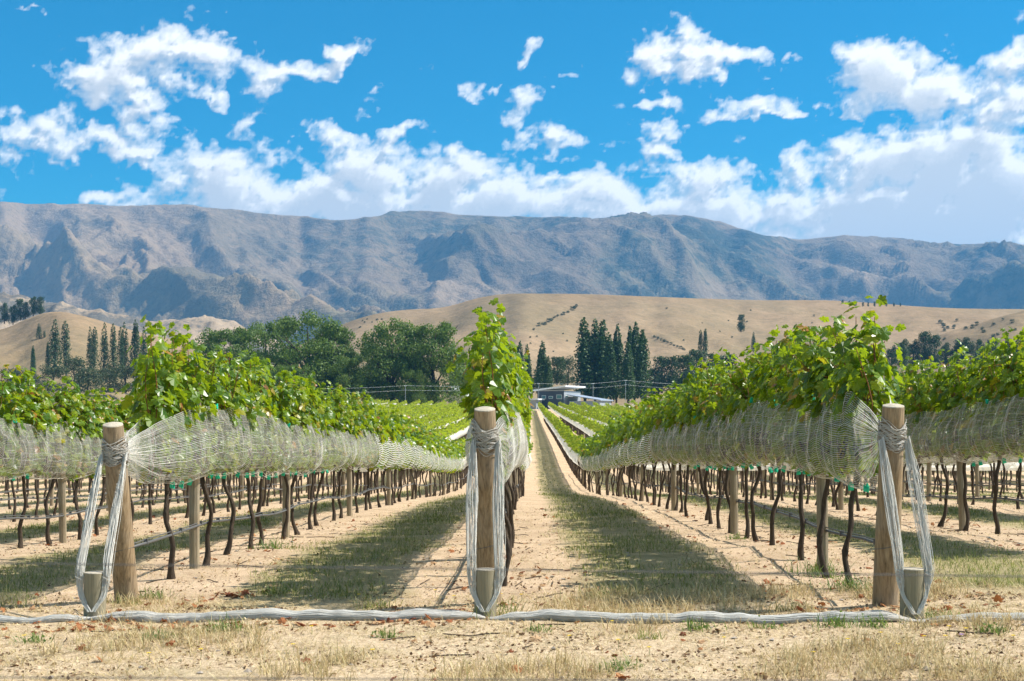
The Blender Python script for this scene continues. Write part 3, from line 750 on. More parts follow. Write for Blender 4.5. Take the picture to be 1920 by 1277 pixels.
def build_vines():
    plan = {0: (9.67, 58), -1: (10.15, 59), 1: (9.24, 59), 2: (12.8, 44), -2: (13.2, 44), 3: (18.8, 42), -3: (19, 42), 4: (25, 42), -4: (25, 42)}
    for k, (ya, yb) in plan.items():
        ys = np.arange(ya + ({-1: 1.2, 0: .85, 1: .85}[k] if k in ENDS else 0), yb, VS)
        for i, y in enumerate(ys):
            y = float(y + random.gauss(0, .05)); x = float(row_x(k, y)); z = float(gz(x, y))
            e = empty('grapevine', (x, y, z), RZ)
            tag(e, 'leafy grapevine, %s from the front in %s' % (ORD[i], row_words(k)), 'grapevine', 'grapevines trained along the rows')
            t = TRUNKS[random.randrange(9)]
            tr = link('trunk', t[0], e); tr.rotation_euler[2] = random.uniform(0, 6.28); link('arm', t[1], e)
            if i == 0 and k in ENDS:
                end_vine(k, e, {-1: 5, 0: 23, 1: 9}[k], {-1: (1.75, 2.12), 0: (1.85, 2.12), 1: (1.7, 2.1)}[k], {-1: 18, 0: 15, 1: 18}[k], {-1: .58, 0: .52, 1: .62}[k])
            elif y < 26:
                v = NEAR[random.randrange(8)]
                f = link('foliage', v[0], e); f['kind'] = 'stuff'; c = link('cane', v[1], e)
                fl = math.pi if random.random() < .5 else 0
                f.rotation_euler[2] = fl; c.rotation_euler[2] = fl
                s = random.uniform(.96, 1.05) * (.985 if k == -1 else .95 if k == -2 else 1); f.scale = c.scale = (.78 if k == 0 else 1.0, 1.04, s)
            else:
                f = link('foliage', MID[random.randrange(7)], e); f['kind'] = 'stuff'
                f.rotation_euler[2] = math.pi if random.random() < .5 else 0; f.scale = (.85 if k == 0 else 1.05, 1.05, random.uniform(.95, 1.05) * (.93 if k < 0 else 1))
            if y < 20:
                for j in range(7):
                    o = link('grape_bunch', BUNCH[j % 3], e, (random.uniform(-.12, .12), random.uniform(-.6, .6), random.uniform(.98, 1.14)))
    # rows beyond, up the far slope: too many to tell apart
    g = np.random.default_rng(99)
    C, NV, T, S = [], [], [], []
    posts = Bag(); nets = Bag()
    for k in range(-26, 27):
        y0 = plan[k][1] if k in plan else 46.0
        yend = 345 + 12 * math.sin(k * .7)
        if k == 0: yend = 360
        y = y0
        while y < yend:
            step = 6.0; dens = np.interp(y, [42, 110, 345], [54, 27, 11]) * (1 if abs(k) < 11 else .7); n = int(dens * step)
            if abs((row_x(k, y)) / y) > .44: y += step; continue
            yy = g.uniform(y, y + step, n); xx = row_x(k, yy); zz = gz0(xx, yy)
            a = g.uniform(0, 2 * math.pi, n); hgt = g.uniform(0, 1, n) ** .8
            wob = 1 + .12 * (vnoise(yy * .7, 0 * yy + k * 7.7, 4) - .5) * 2
            hw = .20 * (1 - .35 * hgt ** 3)
            C.append(np.stack([xx + hw * np.cos(a), yy, zz + (1.40 + .66 * hgt) * wob], -1))
            NV.append(np.stack([np.cos(a) * .8 + g.normal(0, .5, n), g.normal(0, .6, n), .5 + np.abs(g.normal(0, .5, n))], -1)); T.append(g.normal(0, 1, (n, 3)) + np.array([0, 0, -.4]))
            S.append(g.uniform(.8, 1.2, n) * np.interp(y, [46, 110, 345], [.155, .21, .32]))
            y += step
        if abs(k) <= 9:
            yy = np.arange(y0, min(yend, 230), VS); xx = row_x(k, yy)
            for a, b_, c_ in zip(xx, yy, gz0(xx, yy)):
                posts.add(*tube(np.array([[a, b_, c_ - .05], [a + g.normal(0, .03), b_ + g.normal(0, .03), c_ + .45], [a, b_, c_ + .9]]), .032 if g.random() < .8 else .05, 4, False))
        yy = np.arange(y0, yend, 2.2)
        for sd in (-1, 1):
            cols = []
            for v in np.linspace(0, 1, 5):
                w_ = .10 * (vnoise(yy * .55 + 3 * v, 0 * yy + k * 3.3 + sd, 14) - .5)
                z_ = gz0(row_x(k, yy), yy) + .80 + (.62 + .12 * (vnoise(yy * .3, 0 * yy + k, 15) - .5)) * v
                cols.append(np.stack([row_x(k, yy) + sd * (.06 + .30 * math.sin(math.pi * v ** .7 * .8) + w_ * math.sin(math.pi * v)), yy, z_], -1))
            Vn = np.stack(cols, 0); nets.add(Vn.reshape(-1, 3), grid_faces(*Vn.shape[:2]))
    o = mk('far_vine_foliage', *leaves_mesh(np.concatenate(C), np.concatenate(NV), np.concatenate(T), np.concatenate(S), 2), M['vine_leaf_far'])
    tag(o, 'green canopy of the distant vine rows climbing the far slope', 'vine rows', None, 'stuff')
    tag(posts.obj('far_vine_trunks', M['bark']), 'dark trunks under the distant vine rows', 'vine trunks', None, 'stuff')
    tag(nets.obj('far_netting', M['veil_far'], None, True), 'white netting along the distant vine rows', 'netting', None, 'stuff')
build_vines()

# ------------------------------------------------------------------ bird nets
def net_surf(k, sd, y, v, seed):
    """a point of the draped net: v from the bottom seam (0) to the top edge (1)"""
    x = row_x(k, y); g = gz0(x, y)
    zb = g + .80 + .05 * (vnoise(y * .9, 0 * y + k * 3.1, 5) - .5) - .035 * np.abs(np.sin(y * 2.6 + k)) 
    zt = g + 1.41 + .16 * (vnoise(y * 1.1, 0 * y + k * 5.7 + sd, 6) - .5) + .03 * (vnoise(y * 5, 0 * y + sd, 7) - .5)
    prof = .035 + (.19 + .07 * (vnoise(y * .8, 0 * y + k * 2.2 + sd, 12) - .5)) * np.sin(math.pi * np.clip(v, 0, 1) ** .55 * .80)
    sl = y * 3.4 + (v - .5) ** 2 * 2.2 + .5 * (vnoise(y * .8, v * 2, seed) - .5) * 3
    fold = (1 - np.abs(2 * vnoise(sl, v * .7 + k, seed) - 1)) ** 2
    fold2 = 1 - np.abs(2 * vnoise(sl * 2.7 + 9, v * 1.3, seed + 1) - 1)
    env = np.sin(math.pi * np.clip(v * .92 + .06, 0, 1)) ** .6
    prof = prof + env * (.042 * (fold - .35) + .02 * (fold2 - .5))
    z = zb + (zt - zb) * v + env * (.030 * (fold - .4) + .012 * (fold2 - .5))
    return np.stack([x + sd * prof, y + .05 * env * (fold2 - .5), z], -1)

def build_net(k, ya, ymid, yend, tie=None, glen=1.0, label='', clips=0, y_near0=None):
    root = empty('bird_net', (float(row_x(k, ya)), ya, float(gz(row_x(k, ya), ya))))
    tag(root, label, 'net', 'white bird nets along the rows')
    off = np.array(root.location)
    bag = Bag(); nS = 46
    yy = np.arange(ya, ymid, .09)
    for sd in (-1, 1):
        def pt(y, v):
            p = net_surf(k, sd, y, v, 300 + k * 7 + sd)
            if tie is not None:
                wd = .75 + .25 * smooth(glen * .6, glen + 2.2, y - ya); xc = row_x(k, y); p[:, 0] = xc + (p[:, 0] - xc) * wd
                s = np.clip((y - ya) / glen, 0, 1); w = smooth(0, 1, s) * .45 + .55 * s ** .75
                # slack: the fan of strands bellies a little
                p = tie[None] * (1 - w)[:, None] + p * w[:, None]
                p[:, 2] -= .05 * np.sin(math.pi * s) * (1 - v); cr = .05 * np.sin(math.pi * s ** .7) * (ridged(v * 7 + 0 * y, y * .9, 2, 55 + k) - .5); p[:, 0] += sd * cr; p[:, 2] += .6 * cr
                tj = (vnoise(v * 60 + 0 * y, y * 2, 9) - .5) * .03 * (1 - w)
                p[:, 0] += tj; p[:, 2] += tj
            return p
        for i in range(nS):
            v = np.full_like(yy, (i + .5) / nS) + .004 * np.sin(i * 7.0)
            bag.add(*tube(pt(yy, v) - off, .0012 + .0008 * ((i * 7) % 5 == 0), 3, False))
        # cross threads bunched into folds
        g = np.random.default_rng(500 + k * 3 + sd)
        y = ya + (glen * .35 if tie is not None else 0)
        while y < ymid:
            bn = g.integers(1, 4)
            for j in range(bn):
                v = np.linspace(.01, .99, 16); yv = y + j * g.uniform(.006, .014) + .10 * (v - .5) ** 2 * g.uniform(-1, 2) + .012 * np.sin(v * 9 + j)
                bag.add(*tube(pt(yv, v) - off, .0009, 3, False))
            y += g.uniform(.10, .45)
    o = bag.obj('netting', M['net'], root); o['kind'] = 'stuff'
    # the fine mesh between the strands
    bag = Bag(); ys = np.concatenate([np.arange(ya, ymid, .11), np.arange(ymid, yend, .5)]); vs = np.linspace(.01, .99, 15)
    for sd in (-1, 1):
        cols = []
        for v in vs:
            p = net_surf(k, sd, ys, np.full_like(ys, v), 300 + k * 7 + sd)
            if tie is not None:
                wd = .75 + .25 * smooth(glen * .6, glen + 2.2, ys - ya); xc = row_x(k, ys); p[:, 0] = xc + (p[:, 0] - xc) * wd
                s = np.clip((ys - ya) / glen, 0, 1); w = smooth(0, 1, s) * .45 + .55 * s ** .75
                p = tie[None] * (1 - w)[:, None] + p * w[:, None]; p[:, 2] -= .05 * np.sin(math.pi * s) * (1 - v); cr = .05 * np.sin(math.pi * s ** .7) * (ridged(v * 7 + 0 * ys, ys * .9, 2, 55 + k) - .5); p[:, 0] += sd * cr; p[:, 2] += .6 * cr
            cols.append(p - off)
        Vs = np.stack(cols, 0); bag.add(Vs.reshape(-1, 3), grid_faces(Vs.shape[0], Vs.shape[1]))
    o = bag.obj('fine_mesh', M['veil'], root, True); o['kind'] = 'stuff'
    # farther along, coarser
    bag = Bag(); yy = np.arange(ymid - .05, yend, .22)
    for sd in (-1, 1):
        for i in range(16):
            v = np.full_like(yy, (i + .5) / 16)
            p = net_surf(k, sd, yy, v, 300 + k * 7 + sd) - off
            w = np.array([0, 0, .0072]); nn = len(yy); j = np.arange(nn - 1)
            bag.add(np.concatenate([p - w, p + w]), np.stack([j, j + 1, nn + j + 1, nn + j], -1))
    o = bag.obj('netting', M['net'], root); o['kind'] = 'stuff'
    # the bottom seam
    bag = Bag()
    for sd in (-1, 1):
        y = np.arange(ya + (glen if tie is not None else 0), min(yend, 45), .12)
        bag.add(*tube(net_surf(k, sd, y, 0 * y, 300 + k * 7 + sd) - off, .0038, 4, False))
    bag.obj('hem', M['net'], root)
    if clips:
        g = np.random.default_rng(40 + k)
        y = ya + glen * .8
        for i in range(clips):
            top = i % 4 == 3; sd = -1 if k > 0 else 1
            if k == 0: sd = 1
            yc = np.array([y]); p = net_surf(k, sd, yc, np.array([1.0 if top else .0]), 300 + k * 7 + sd)[0] - off
            c = link('clip', CLIP, root, p + np.array([sd * .012, -.01, 0])); c.rotation_euler = (g.uniform(-.5, .5), g.uniform(-.5, .5), g.uniform(-.8, .8)); c.scale = (1.4, 1.4, 1.3)
            y += g.uniform(.18, .55)
    return root
def clip_mesh():
    b = Bag(); b.add(*box(-.014, .014, -.004, .004, -.022, .016)); b.add(*box(-.010, .010, -.012, -.005, -.016, .006)); b.add(*box(-.006, .006, .004, .010, .006, .022))
    V, Fs = b.out(); return mesh_data('clip', V, Fs, M['clip'])
CLIP = clip_mesh()

def axis_of(k):
    e, t = POST[k]; b = np.array(e.location); return b, t - b
TIE = {}
for k in (-1, 0, 1):
    b, d = axis_of(k); TIE[k] = b + d * .86 + np.array([0, .085, 0])
NETS = {
    -1: build_net(-1, ENDS[-1] - .18, 25, 60, TIE[-1] + np.array([.07, -.05, 0]), 1.7, 'white bird net gathered and tied to the left end post', 26),
    0: build_net(0, ENDS[0] - .16, 22, 59, TIE[0] + np.array([.05, 0, 0]), .9, 'white bird net fanning out behind the middle end post', 14),
    1: build_net(1, ENDS[1] - .12, 25, 60, TIE[1] + np.array([-.06, -.03, 0]), .6, 'white bird net sagging in folds from the right end post', 26),
    -2: build_net(-2, 12.2, 26, 45, None, 0, 'white bird net on the row left of the left end post', 10),
    2: build_net(2, 12.0, 26, 45, None, 0, 'white bird net on the row right of the right end post', 10)}
for k, w in ((-3, 'second row left of the left'), (3, 'second row right of the right'), (-4, 'third row left of the left'), (4, 'third row right of the right')):
    build_net(k, 18.0 + 3 * (abs(k) - 3), 18.4 + 3 * (abs(k) - 3), 43, None, 0, 'white bird net on the %s end post' % w)

def build_tails(k, lx, rx):
    """the net's spare end: wound round the post head, then down both sides of the stub to the ground"""
    root = NETS[k]; off = np.array(root.location); b, d = axis_of(k); g = np.random.default_rng(70 + k)
    bag = Bag()
    for i in range(46):
        a = np.linspace(0, 2 * math.pi, 34); h = .80 + .11 * g.random(); tilt = g.uniform(-.055, .055); r = .082 + g.uniform(0, .010)
        c = b + d * h
        bag.add(*tube(np.stack([c[0] + r * np.cos(a), c[1] + r * np.sin(a), c[2] + tilt * np.cos(a + g.uniform(-.4, .4)) + .012 * np.sin(3 * a + i) - .03 * np.clip(-np.sin(a), 0, 1) ** 6], -1) - off, .0016 + .0022 * g.random() ** 2, 5))
    bag.obj('post_wrap', M['net_old'], root, True)
    e, sb, st = STUB[k]
    for sd, spread in ((-1, lx), (1, rx)):
        bag = Bag()
        for i in range(42):
            q = (i + .5) / 42 - .5; j = g.normal(0, .006, 3)
            p0 = b + d * (.84 + .03 * q) + np.array([sd * .084 + q * .03, -.03 - .03 * g.random(), 0])
            p1 = np.array([p0[0] * .5 + (sb[0] + sd * .085) * .5 + sd * .008 * spread + q * (.045 + .035 * spread), (p0[1] + sb[1]) / 2 - .01, (p0[2] + st) / 2 + .04])
            p2 = np.array([sb[0] + sd * (.090) + q * .055, sb[1] - .02 - .02 * g.random(), st + .01])
            p3 = np.array([sb[0] + sd * .078 + q * .035, sb[1] - .05, st - .13])
            p4 = np.array([sb[0] + sd * .012 + q * .02, sb[1] - .085, sb[2] + .05])
            cp = np.array([p0, p1 + j, p2 + j, p3, p4]); t = np.linspace(0, 4, 24)
            path = np.stack([_pchip(t, np.arange(5.), cp[:, c]) for c in range(3)], -1)
            path += (np.stack([vnoise(t * 3 + i * .35, 0 * t + k * 9, 31) - .5, vnoise(t * 3, 0 * t + i * .35, 32) - .5, 0 * t], -1)) * .012
            bag.add(*tube(path - off, .0009 + .0012 * g.random(), 4, False))
        for i in range(22):       # threads across the band
            t = g.uniform(.3, 2.2); q0 = -.5; 
            def bp(t, q):
                p0 = b + d * .84 + np.array([sd * .084 + q * .03, -.045, 0]); p1 = np.array([p0[0] * .5 + (sb[0] + sd * .085) * .5 + sd * .008 * spread + q * (.045 + .035 * spread), (p0[1] + sb[1]) / 2 - .01, (p0[2] + st) / 2 + .04])
                p2 = np.array([sb[0] + sd * .09 + q * .055, sb[1] - .03, st + .01]); cp = np.array([p0, p1, p2, p2 + (p2 - p1) * .4])
                return np.array([_pchip(np.array([t]), np.arange(4.), cp[:, c])[0] for c in range(3)])
            qs = np.linspace(-.5, .5, 5); bag.add(*tube(np.array([bp(min(t + .12 * q, 2.9), q) for q in qs]) - off, .0016, 3, False))
        bag.obj('tail_band', M['net_dusty'], root)
build_tails(-1, .25, .0); build_tails(0, .5, .2); build_tails(1, .2, .3)

def build_roll(p0, p1, rad, label, seed, dip=0.0, e0=.35, e1=.35):
    g = np.random.default_rng(seed); n = 90; t = np.linspace(0, 1, n)
    x = p0[0] + (p1[0] - p0[0]) * t; y = p0[1] + (p1[1] - p0[1]) * t - dip * np.sin(math.pi * t) + .025 * (vnoise(t * 7, 0 * t, seed) - .5)
    env = np.minimum(1, np.minimum(e0 + t * 9, e1 + (1 - t) * 9)); r = rad * env * (1 + .22 * (vnoise(t * 11, 0 * t, seed + 1) - .5) + .14 * (vnoise(t * 37, 0 * t, seed + 2) - .5))
    z = gz(x, y) + r * .50
    root = empty('rolled_net', (float(p0[0]), float(p0[1]), float(gz(p0[0], p0[1])))); off = np.array(root.location)
    tag(root, label, 'net', 'rolled white nets lying on the ground')
    c = np.stack([x, y, z], -1); ang = np.arange(16) / 16 * 2 * math.pi
    sq = np.stack([np.cos(ang) * 1.25, np.sin(ang) * .80], -1)
    rr = 1 + .16 * (vnoise(ang[None] * 2.2 + t[:, None] * 4, t[:, None] * 60, seed + 3) - .5) + .10 * (vnoise(ang[None] * 7 + t[:, None] * 9, t[:, None] * 20, seed + 5) - .5)
    V = c[:, None, :] + (rr * r[:, None])[..., None] * np.stack([0 * sq[:, 0], sq[:, 0], sq[:, 1]], -1)[None]
    i = np.arange(n - 1)[:, None] * 16; j = np.arange(16)[None]; k = (j + 1) % 16
    q = np.stack([i + j, i + k, i + 16 + k, i + 16 + j], -1).reshape(-1, 4)
    mk('core', V.reshape(-1, 3) - off, q, M['net_old'], root, True)
    bag = Bag()
    for s in range(60):
        a = s / 60 * 2 * math.pi * .62 - .25 * math.pi + .0; tw = g.uniform(-1.2, 1.2); aa = math.pi * 1.18 - a * 1.05 + tw * (t - .5) * .6
        ra = r * (1.03 + .05 * g.random())
        p = c + np.stack([0 * t, ra * np.cos(aa) * 1.25, ra * np.sin(aa) * .80 + .004 * (vnoise(t * 30 + s, 0 * t, 8) - .5)], -1)
        a0 = g.integers(0, n // 3); a1 = n - g.integers(0, n // 3)
        bag.add(*tube(p[a0:a1] - off, .0009 + .0012 * g.random(), 3, False))
    bag.obj('strand', M['net_dusty'], root)
sL, sC, sR = (STUB[k][1] + np.array([0, -.10, 0]) for k in (-1, 0, 1))
build_roll(np.array([-4.2, sL[1] + .02, 0]), sL, .030, 'thin roll of white netting on the ground left of the left stub post', 1, 0, 1, .4)
build_roll(sL, sC, .045, 'thick roll of white netting on the ground between left and middle stub posts', 2, .05)
build_roll(sC, sR, .040, 'roll of white netting on the ground between middle and right stub posts', 3, .02)
build_roll(sR, np.array([4.6, sR[1] - .03, 0]), .032, 'thin roll of white netting on the ground right of the right stub post', 4, 0, .4, 1)

# ------------------------------------------------------------------ pipes and wires
def build_pipe(k, ya, yb, label):
    y = np.arange(ya, yb, .35); x = row_x(k, y)
    z = gz0(x, y) + .37 + .03 * np.sin(y * .8 + k) - .02 * np.abs(np.sin(y * 1.25))
    root = empty('irrigation_pipe', (float(x[0]), ya, float(z[0]))); off = np.array(root.location); tag(root, label, 'pipe', 'drip pipes along the rows')
    mk('pipe', *tube(np.stack([x + .035, y, z], -1) - off, .0115, 7), M['pipe'], root, True)
    mk('wire', *tube(np.stack([x + .03, y, z + .024 + .004 * np.sin(y * 3)], -1) - off, .0045, 5), M['pipe'], root, True)
    b = Bag()
    for yc in np.arange(ya + .5, min(yb, 30), .75):
        i = int(np.argmin(np.abs(y - yc))); b = Bag(); p = np.array([x[i] + .033, y[i], z[i] + .01]) - off
        b.add(*box(p[0] - .015, p[0] + .015, p[1] - .012, p[1] + .012, p[2] - .020, p[2] + .022)); b.obj('clamp', M['pipe'], root, False, p)
for k in (-1, 0, 1): build_pipe(k, ENDS[k] + .08, 74, 'grey drip pipe strung along the %s' % row_words(k).split('the ', 1)[1])
for k in (-2, 2, -3, 3, -4, 4): build_pipe(k, 12.0 + 5.5 * (abs(k) - 2), 48, 'grey drip pipe along the %s' % row_words(k).split('the ', 1)[1])
def build_fence_wire(py0, py1, Y, label):
    xs = np.linspace(-3, 3, 40); px = xs / Y * F + 960; py = py0 + (py1 - py0) * px / 1920
    o = mk('fence_wire', *tube(np.stack([xs, 0 * xs + Y, CZ + (HZ - py) / F * Y], -1), .0007, 6), M['pipe'], None, True)
    tag(o, label, 'wire')
build_fence_wire(1056, 1081, 1.55, 'blurred upper fence wire close in front, crossing the stub posts')
build_fence_wire(1270, 1279, 1.55, 'blurred lower fence wire close in front along the bottom edge')

# ------------------------------------------------------------------ trees
tg = np.random.default_rng(77)
def crown_mesh(name, C, NV, S, mat):
    T = tg.normal(0, 1, C.shape)
    return mesh_data(name, *leaves_mesh(C, NV, T, S, 2), mat)
def poplar_mesh(g, mat, n=2600, wide=.105):
    """a column of upright spires, height 1"""
    C, NV = [], []
    sp = [(0, 0, 1.0, wide)] + [(g.uniform(.3, .75) * wide * math.cos(a), g.uniform(.3, .75) * wide * math.sin(a), g.uniform(.68, .95), wide * g.uniform(.5, .75)) for a in g.uniform(0, 6.28, 8)]
    for (x, y, h, w) in sp:
        m = int(n * (h * w) / sum(q[2] * q[3] for q in sp))
        t = g.uniform(0, 1, m) ** .85; a = g.uniform(0, 6.28, m)
        prof = w * np.clip(1.15 * (1 - t) ** .62 * (.45 + t * .9) ** .5 * np.where(t < .12, .55 + t * 3.7, 1), 0, 1.1) * (1 + .35 * (vnoise(a * 1.3, t * 14, int(h * 100)) - .5))
        r = prof * g.uniform(.45, 1.05, m) ** .5
        C.append(np.stack([x * (1 - .5 * t) + r * np.cos(a), y * (1 - .5 * t) + r * np.sin(a), .04 + t * (h - .04)], -1))
        NV.append(np.stack([np.cos(a), np.sin(a), .35 + 0 * a], -1) + g.normal(0, .5, (m, 3)))
    C = np.concatenate(C); return crown_mesh('crown', C, np.concatenate(NV), g.uniform(.016, .032, len(C)), mat)
def round_mesh(g, mat, n=5200, wid=.55, lobes=30, low=.12, leaf=(.014, .028), flat=1.0, rads=(.09, .18)):
    """a broad crown of many clumps with gaps between them, height 1"""
    C, NV = [], []
    for i in range(lobes):
        a = g.uniform(0, 6.28); z = low + (1 - low) * g.uniform(.05, .93); rr = wid * math.sqrt(max(.05, 1 - ((z - .52) / .56) ** 2)) * g.uniform(.35, .86)
        c = np.array([rr * math.cos(a), rr * math.sin(a) * .8, z]); rad = g.uniform(*rads) * (1 - .25 * (z > .8)); m = n // lobes
        v = nrm(g.normal(0, 1, (m, 3))); rd = rad * g.uniform(.3, 1.05, m) ** .45
        jit = 1 + .5 * (vnoise(v[:, 0] * 3 + i, v[:, 2] * 3, 5) - .5)
        C.append(c + v * (rd * jit)[:, None] * np.array([1, 1, .72 * flat])); NV.append(v + g.normal(0, .6, (m, 3)) + np.array([0, 0, .3]))
    C = np.concatenate(C); C[:, 2] = np.maximum(C[:, 2], .02)
    return crown_mesh('crown', C, np.concatenate(NV), g.uniform(*leaf, len(C)), mat)
def trunk_tree(g, limbs, h=.62, r=.022, spread=.3):
    b = Bag(); t = np.linspace(0, 1, 9)
    b.add(*tube(np.stack([.02 * np.sin(t * 4), .02 * np.cos(t * 3), -.03 + (h + .03) * t], -1), r * (1.25 - .8 * t), 7))
    for i in range(limbs):
        a = g.uniform(0, 6.28); z0 = g.uniform(.12, .45); L_ = g.uniform(.25, .5); t = np.linspace(0, 1, 7)
        b.add(*tube(np.stack([math.cos(a) * spread * L_ * 1.6 * t, math.sin(a) * spread * L_ * 1.6 * t, z0 + L_ * t ** .8], -1), r * .6 * (1 - .75 * t), 5))
    V, Fs = b.out(); return mesh_data('trunk', V, Fs, M['treebark'], True)
POP = [poplar_mesh(tg, M['poplar'], 3600, .13) for _ in range(4)]
POPF = [poplar_mesh(tg, M['poplar_far'], 1500, .12) for _ in range(3)]
WIL = [round_mesh(tg, M['willow'], 17000, .58, 64, .04, (.014, .030), 1.0, (.10, .19)) for _ in range(4)]
BSH = [round_mesh(tg, M['bush'], 2600, .62, 22, .0, (.03, .065), 1.0, (.2, .36)) for _ in range(3)]
PIN = [round_mesh(tg, M['pine'], 2600, .34, 24, .06, (.026, .055), 1.0, (.13, .24)) for _ in range(3)]
TRP = [trunk_tree(tg, 3, .9, .012, .08) for _ in range(2)]
TRW = [trunk_tree(tg, 8, .6, .026, .55) for _ in range(3)]
TRS = [trunk_tree(tg, 3, .6, .03, .3) for _ in range(2)]
def base_z(px, Y, base_py):
    return CZ + (HZ - base_py) / F * Y
def tree(name, cat, crowns, trunks, px, top, base, Y, label, group=None, wscale=1.0, ground=None):
    x = (px - 960) / F * Y; z1 = base_z(px, Y, top)
    z0 = base_z(px, Y, base) if ground is None else ground
    h = z1 - z0
    e = empty(name, (x, Y, z0), random.uniform(0, 6.28)); e.scale = (h * wscale, h * wscale, h)
    tag(e, label, cat, group)
    link('crown', random.choice(crowns), e)['kind'] = 'stuff'
    link('trunk', random.choice(trunks), e)
    return e
def trees():
    G = 'tall poplars standing near the house'
    for px, top, base, Y, w, lab in [
        (1094, 597, 752, 470, 1.25, 'tall dark poplar at the left end of the clump behind the house'),
        (1116, 599, 752, 482, 1.1, 'tall dark poplar, second from the left in the clump behind the house'),
        (1131, 600, 752, 470, 1.1, 'tall dark poplar in the middle of the clump behind the house'),
        (1143, 628, 752, 462, 1.0, 'shorter dark poplar at the right edge of the wide poplar clump'),
        (1158, 609, 752, 480, .9, 'narrow poplar with a pointed tip right of the wide clump'),
        (1177, 642, 752, 458, 1.25, 'short pale green poplar low between the two pointed ones'),
        (1181, 612, 752, 500, .75, 'thin poplar behind the rightmost pair by the house'),
        (1192, 605, 752, 472, .9, 'tall poplar, second from the right by the house'),
        (1205, 618, 752, 465, 1.0, 'poplar at the right end of the line by the house'),
        (1017, 640, 742, 455, 1.15, 'small dark poplar just behind the house roof'),
        (1028, 668, 742, 450, 1.1, 'very short dark poplar beside the one behind the house roof'),
        (988, 646, 745, 470, .9, 'small poplar half hidden behind the middle vine'),
        (975, 640, 745, 490, .9, 'dark poplar mostly hidden behind the middle vine')]:
        tree('poplar_tree', 'tree', POP, TRP, px, top, base, Y, lab, G, w)
    G = 'poplars on the far left below the tan hill'
    for i, (px, top, base, Y, w) in enumerate([(103, 598, 705, 620, 1.1), (122, 601, 705, 628, .95), (169, 612, 705, 640, .75), (178, 612, 705, 632, .8), (196, 604, 712, 620, .8), (212, 606, 712, 626, .75), (226, 612, 715, 612, .7), (233, 603, 715, 620, .8), (254, 600, 715, 618, 1.0), (270, 612, 715, 640, .8), (62, 648, 705, 640, .8), (90, 640, 705, 630, .9)]):
        names = ['broad dark poplar, taller of the pair at far left', 'dark poplar right of the broad pair at far left', 'slim poplar, left of the slim pair by the hill foot', 'slim poplar, right of the slim pair by the hill foot', 'single slim poplar fifth along the far left line', 'single slim poplar sixth along the far left line', 'thin poplar fork, left tip of the far left line', 'thin poplar fork, right tip of the far left line', 'poplar just left of the tall leafy vine on the left row', 'poplar tip just above the left row of vines', 'very small poplar alone below the tan hill on the left', 'half height poplar hugging the broad pair at far left']
        tree('poplar_tree', 'tree', POPF + POP[:1], TRP, px, top, base, Y, names[i], G, w)
    tree('poplar_tree', 'tree', POPF, TRP, 73, 606, 636, 800, 'small blue green poplar standing on the left tan hill', None, 1.7)
    tree('poplar_tree', 'tree', POPF, TRP, 83, 620, 640, 800, 'tiny shrub like poplar on the left tan hill', None, 1.6)
    tree('poplar_tree', 'tree', POPF, TRP, 1314, 618, 672, 640, 'slim poplar, left of the pair right of the house', None, 1.0)
    tree('poplar_tree', 'tree', POPF, TRP, 1323, 615, 672, 640, 'slim poplar, right of the pair right of the house', None, 1.1)
    tree('poplar_tree', 'tree', POPF, TRP, 1413, 622, 660, 700, 'small poplar peeping over the right row of vines', None, 1.3)
    G = 'broad leafy trees left of the middle vine'
    for px, top, base, Y, w, lab in [
        (430, 608, 760, 400, .85, 'broad leafy tree at the left end of the tree belt'), (500, 600, 760, 410, .8, 'dark leafy tree second from the left in the tree belt'),
        (580, 584, 760, 395, .95, 'tallest broad leafy tree in the middle of the tree belt'), (632, 608, 760, 400, .62, 'leafy tree on the right edge of the tallest one'),
        (700, 640, 762, 430, .6, 'low dark tree in the gap of the tree belt'), (738, 598, 762, 392, .85, 'broad leafy tree left of the pair beside the middle vine'),
        (812, 598, 762, 390, .92, 'broad leafy tree right of the pair beside the middle vine'), (862, 668, 758, 410, .5, 'small leafy tree beside the white building'),
        (475, 660, 762, 385, .7, 'low leafy tree in front of the left tree belt'), (652, 665, 762, 385, .7, 'low leafy tree below the tallest broad tree'), (545, 680, 764, 380, .9, 'low bushy tree at the foot of the tallest broad tree'), (775, 690, 764, 380, .8, 'low bushy tree below the pair beside the middle vine')]:
        tree('willow_tree', 'tree', WIL, TRW, px, top, base, Y, lab, G, w)
    G = 'pines on the left hill shoulder'
    for i, (px, top, base) in enumerate([(8, 568, 606), (24, 572, 608), (38, 560, 600), (62, 556, 592), (76, 556, 590), (48, 566, 598)]):
        tree('pine_tree', 'tree', PIN, TRS, px, top, base, 940, ['dark pine at the very left edge on the hill shoulder', 'lowest dark pine of the group on the left hill', 'dark pine in the middle of the group on the left hill', 'dark pine left of the tall pair on the left hill', 'dark pine at the right end of the group on the left hill', 'dark pine behind the others on the left hill'][i], G, .75)
    tree('pine_tree', 'tree', PIN, TRS, 1390, 589, 622, 880, 'lone dark pine on the open tan hillside', None, .75)
    G = 'low shrubs along the far edge of the fields'
    g = np.random.default_rng(5)
    spots = [(20, 690, 735), (60, 700, 740), (100, 688, 735), (140, 672, 725), (165, 690, 735), (205, 690, 735), (235, 685, 735), (290, 690, 740), (340, 680, 740), (1045, 668, 720), (1065, 672, 722), (1240, 668, 735), (1262, 668, 735), (1285, 665, 735), (1305, 655, 730), (1340, 662, 730), (1365, 664, 730), (1000, 690, 735), (950, 690, 740), (900, 680, 740), (1690, 655, 690), (1225, 690, 745), (1150, 715, 752)]
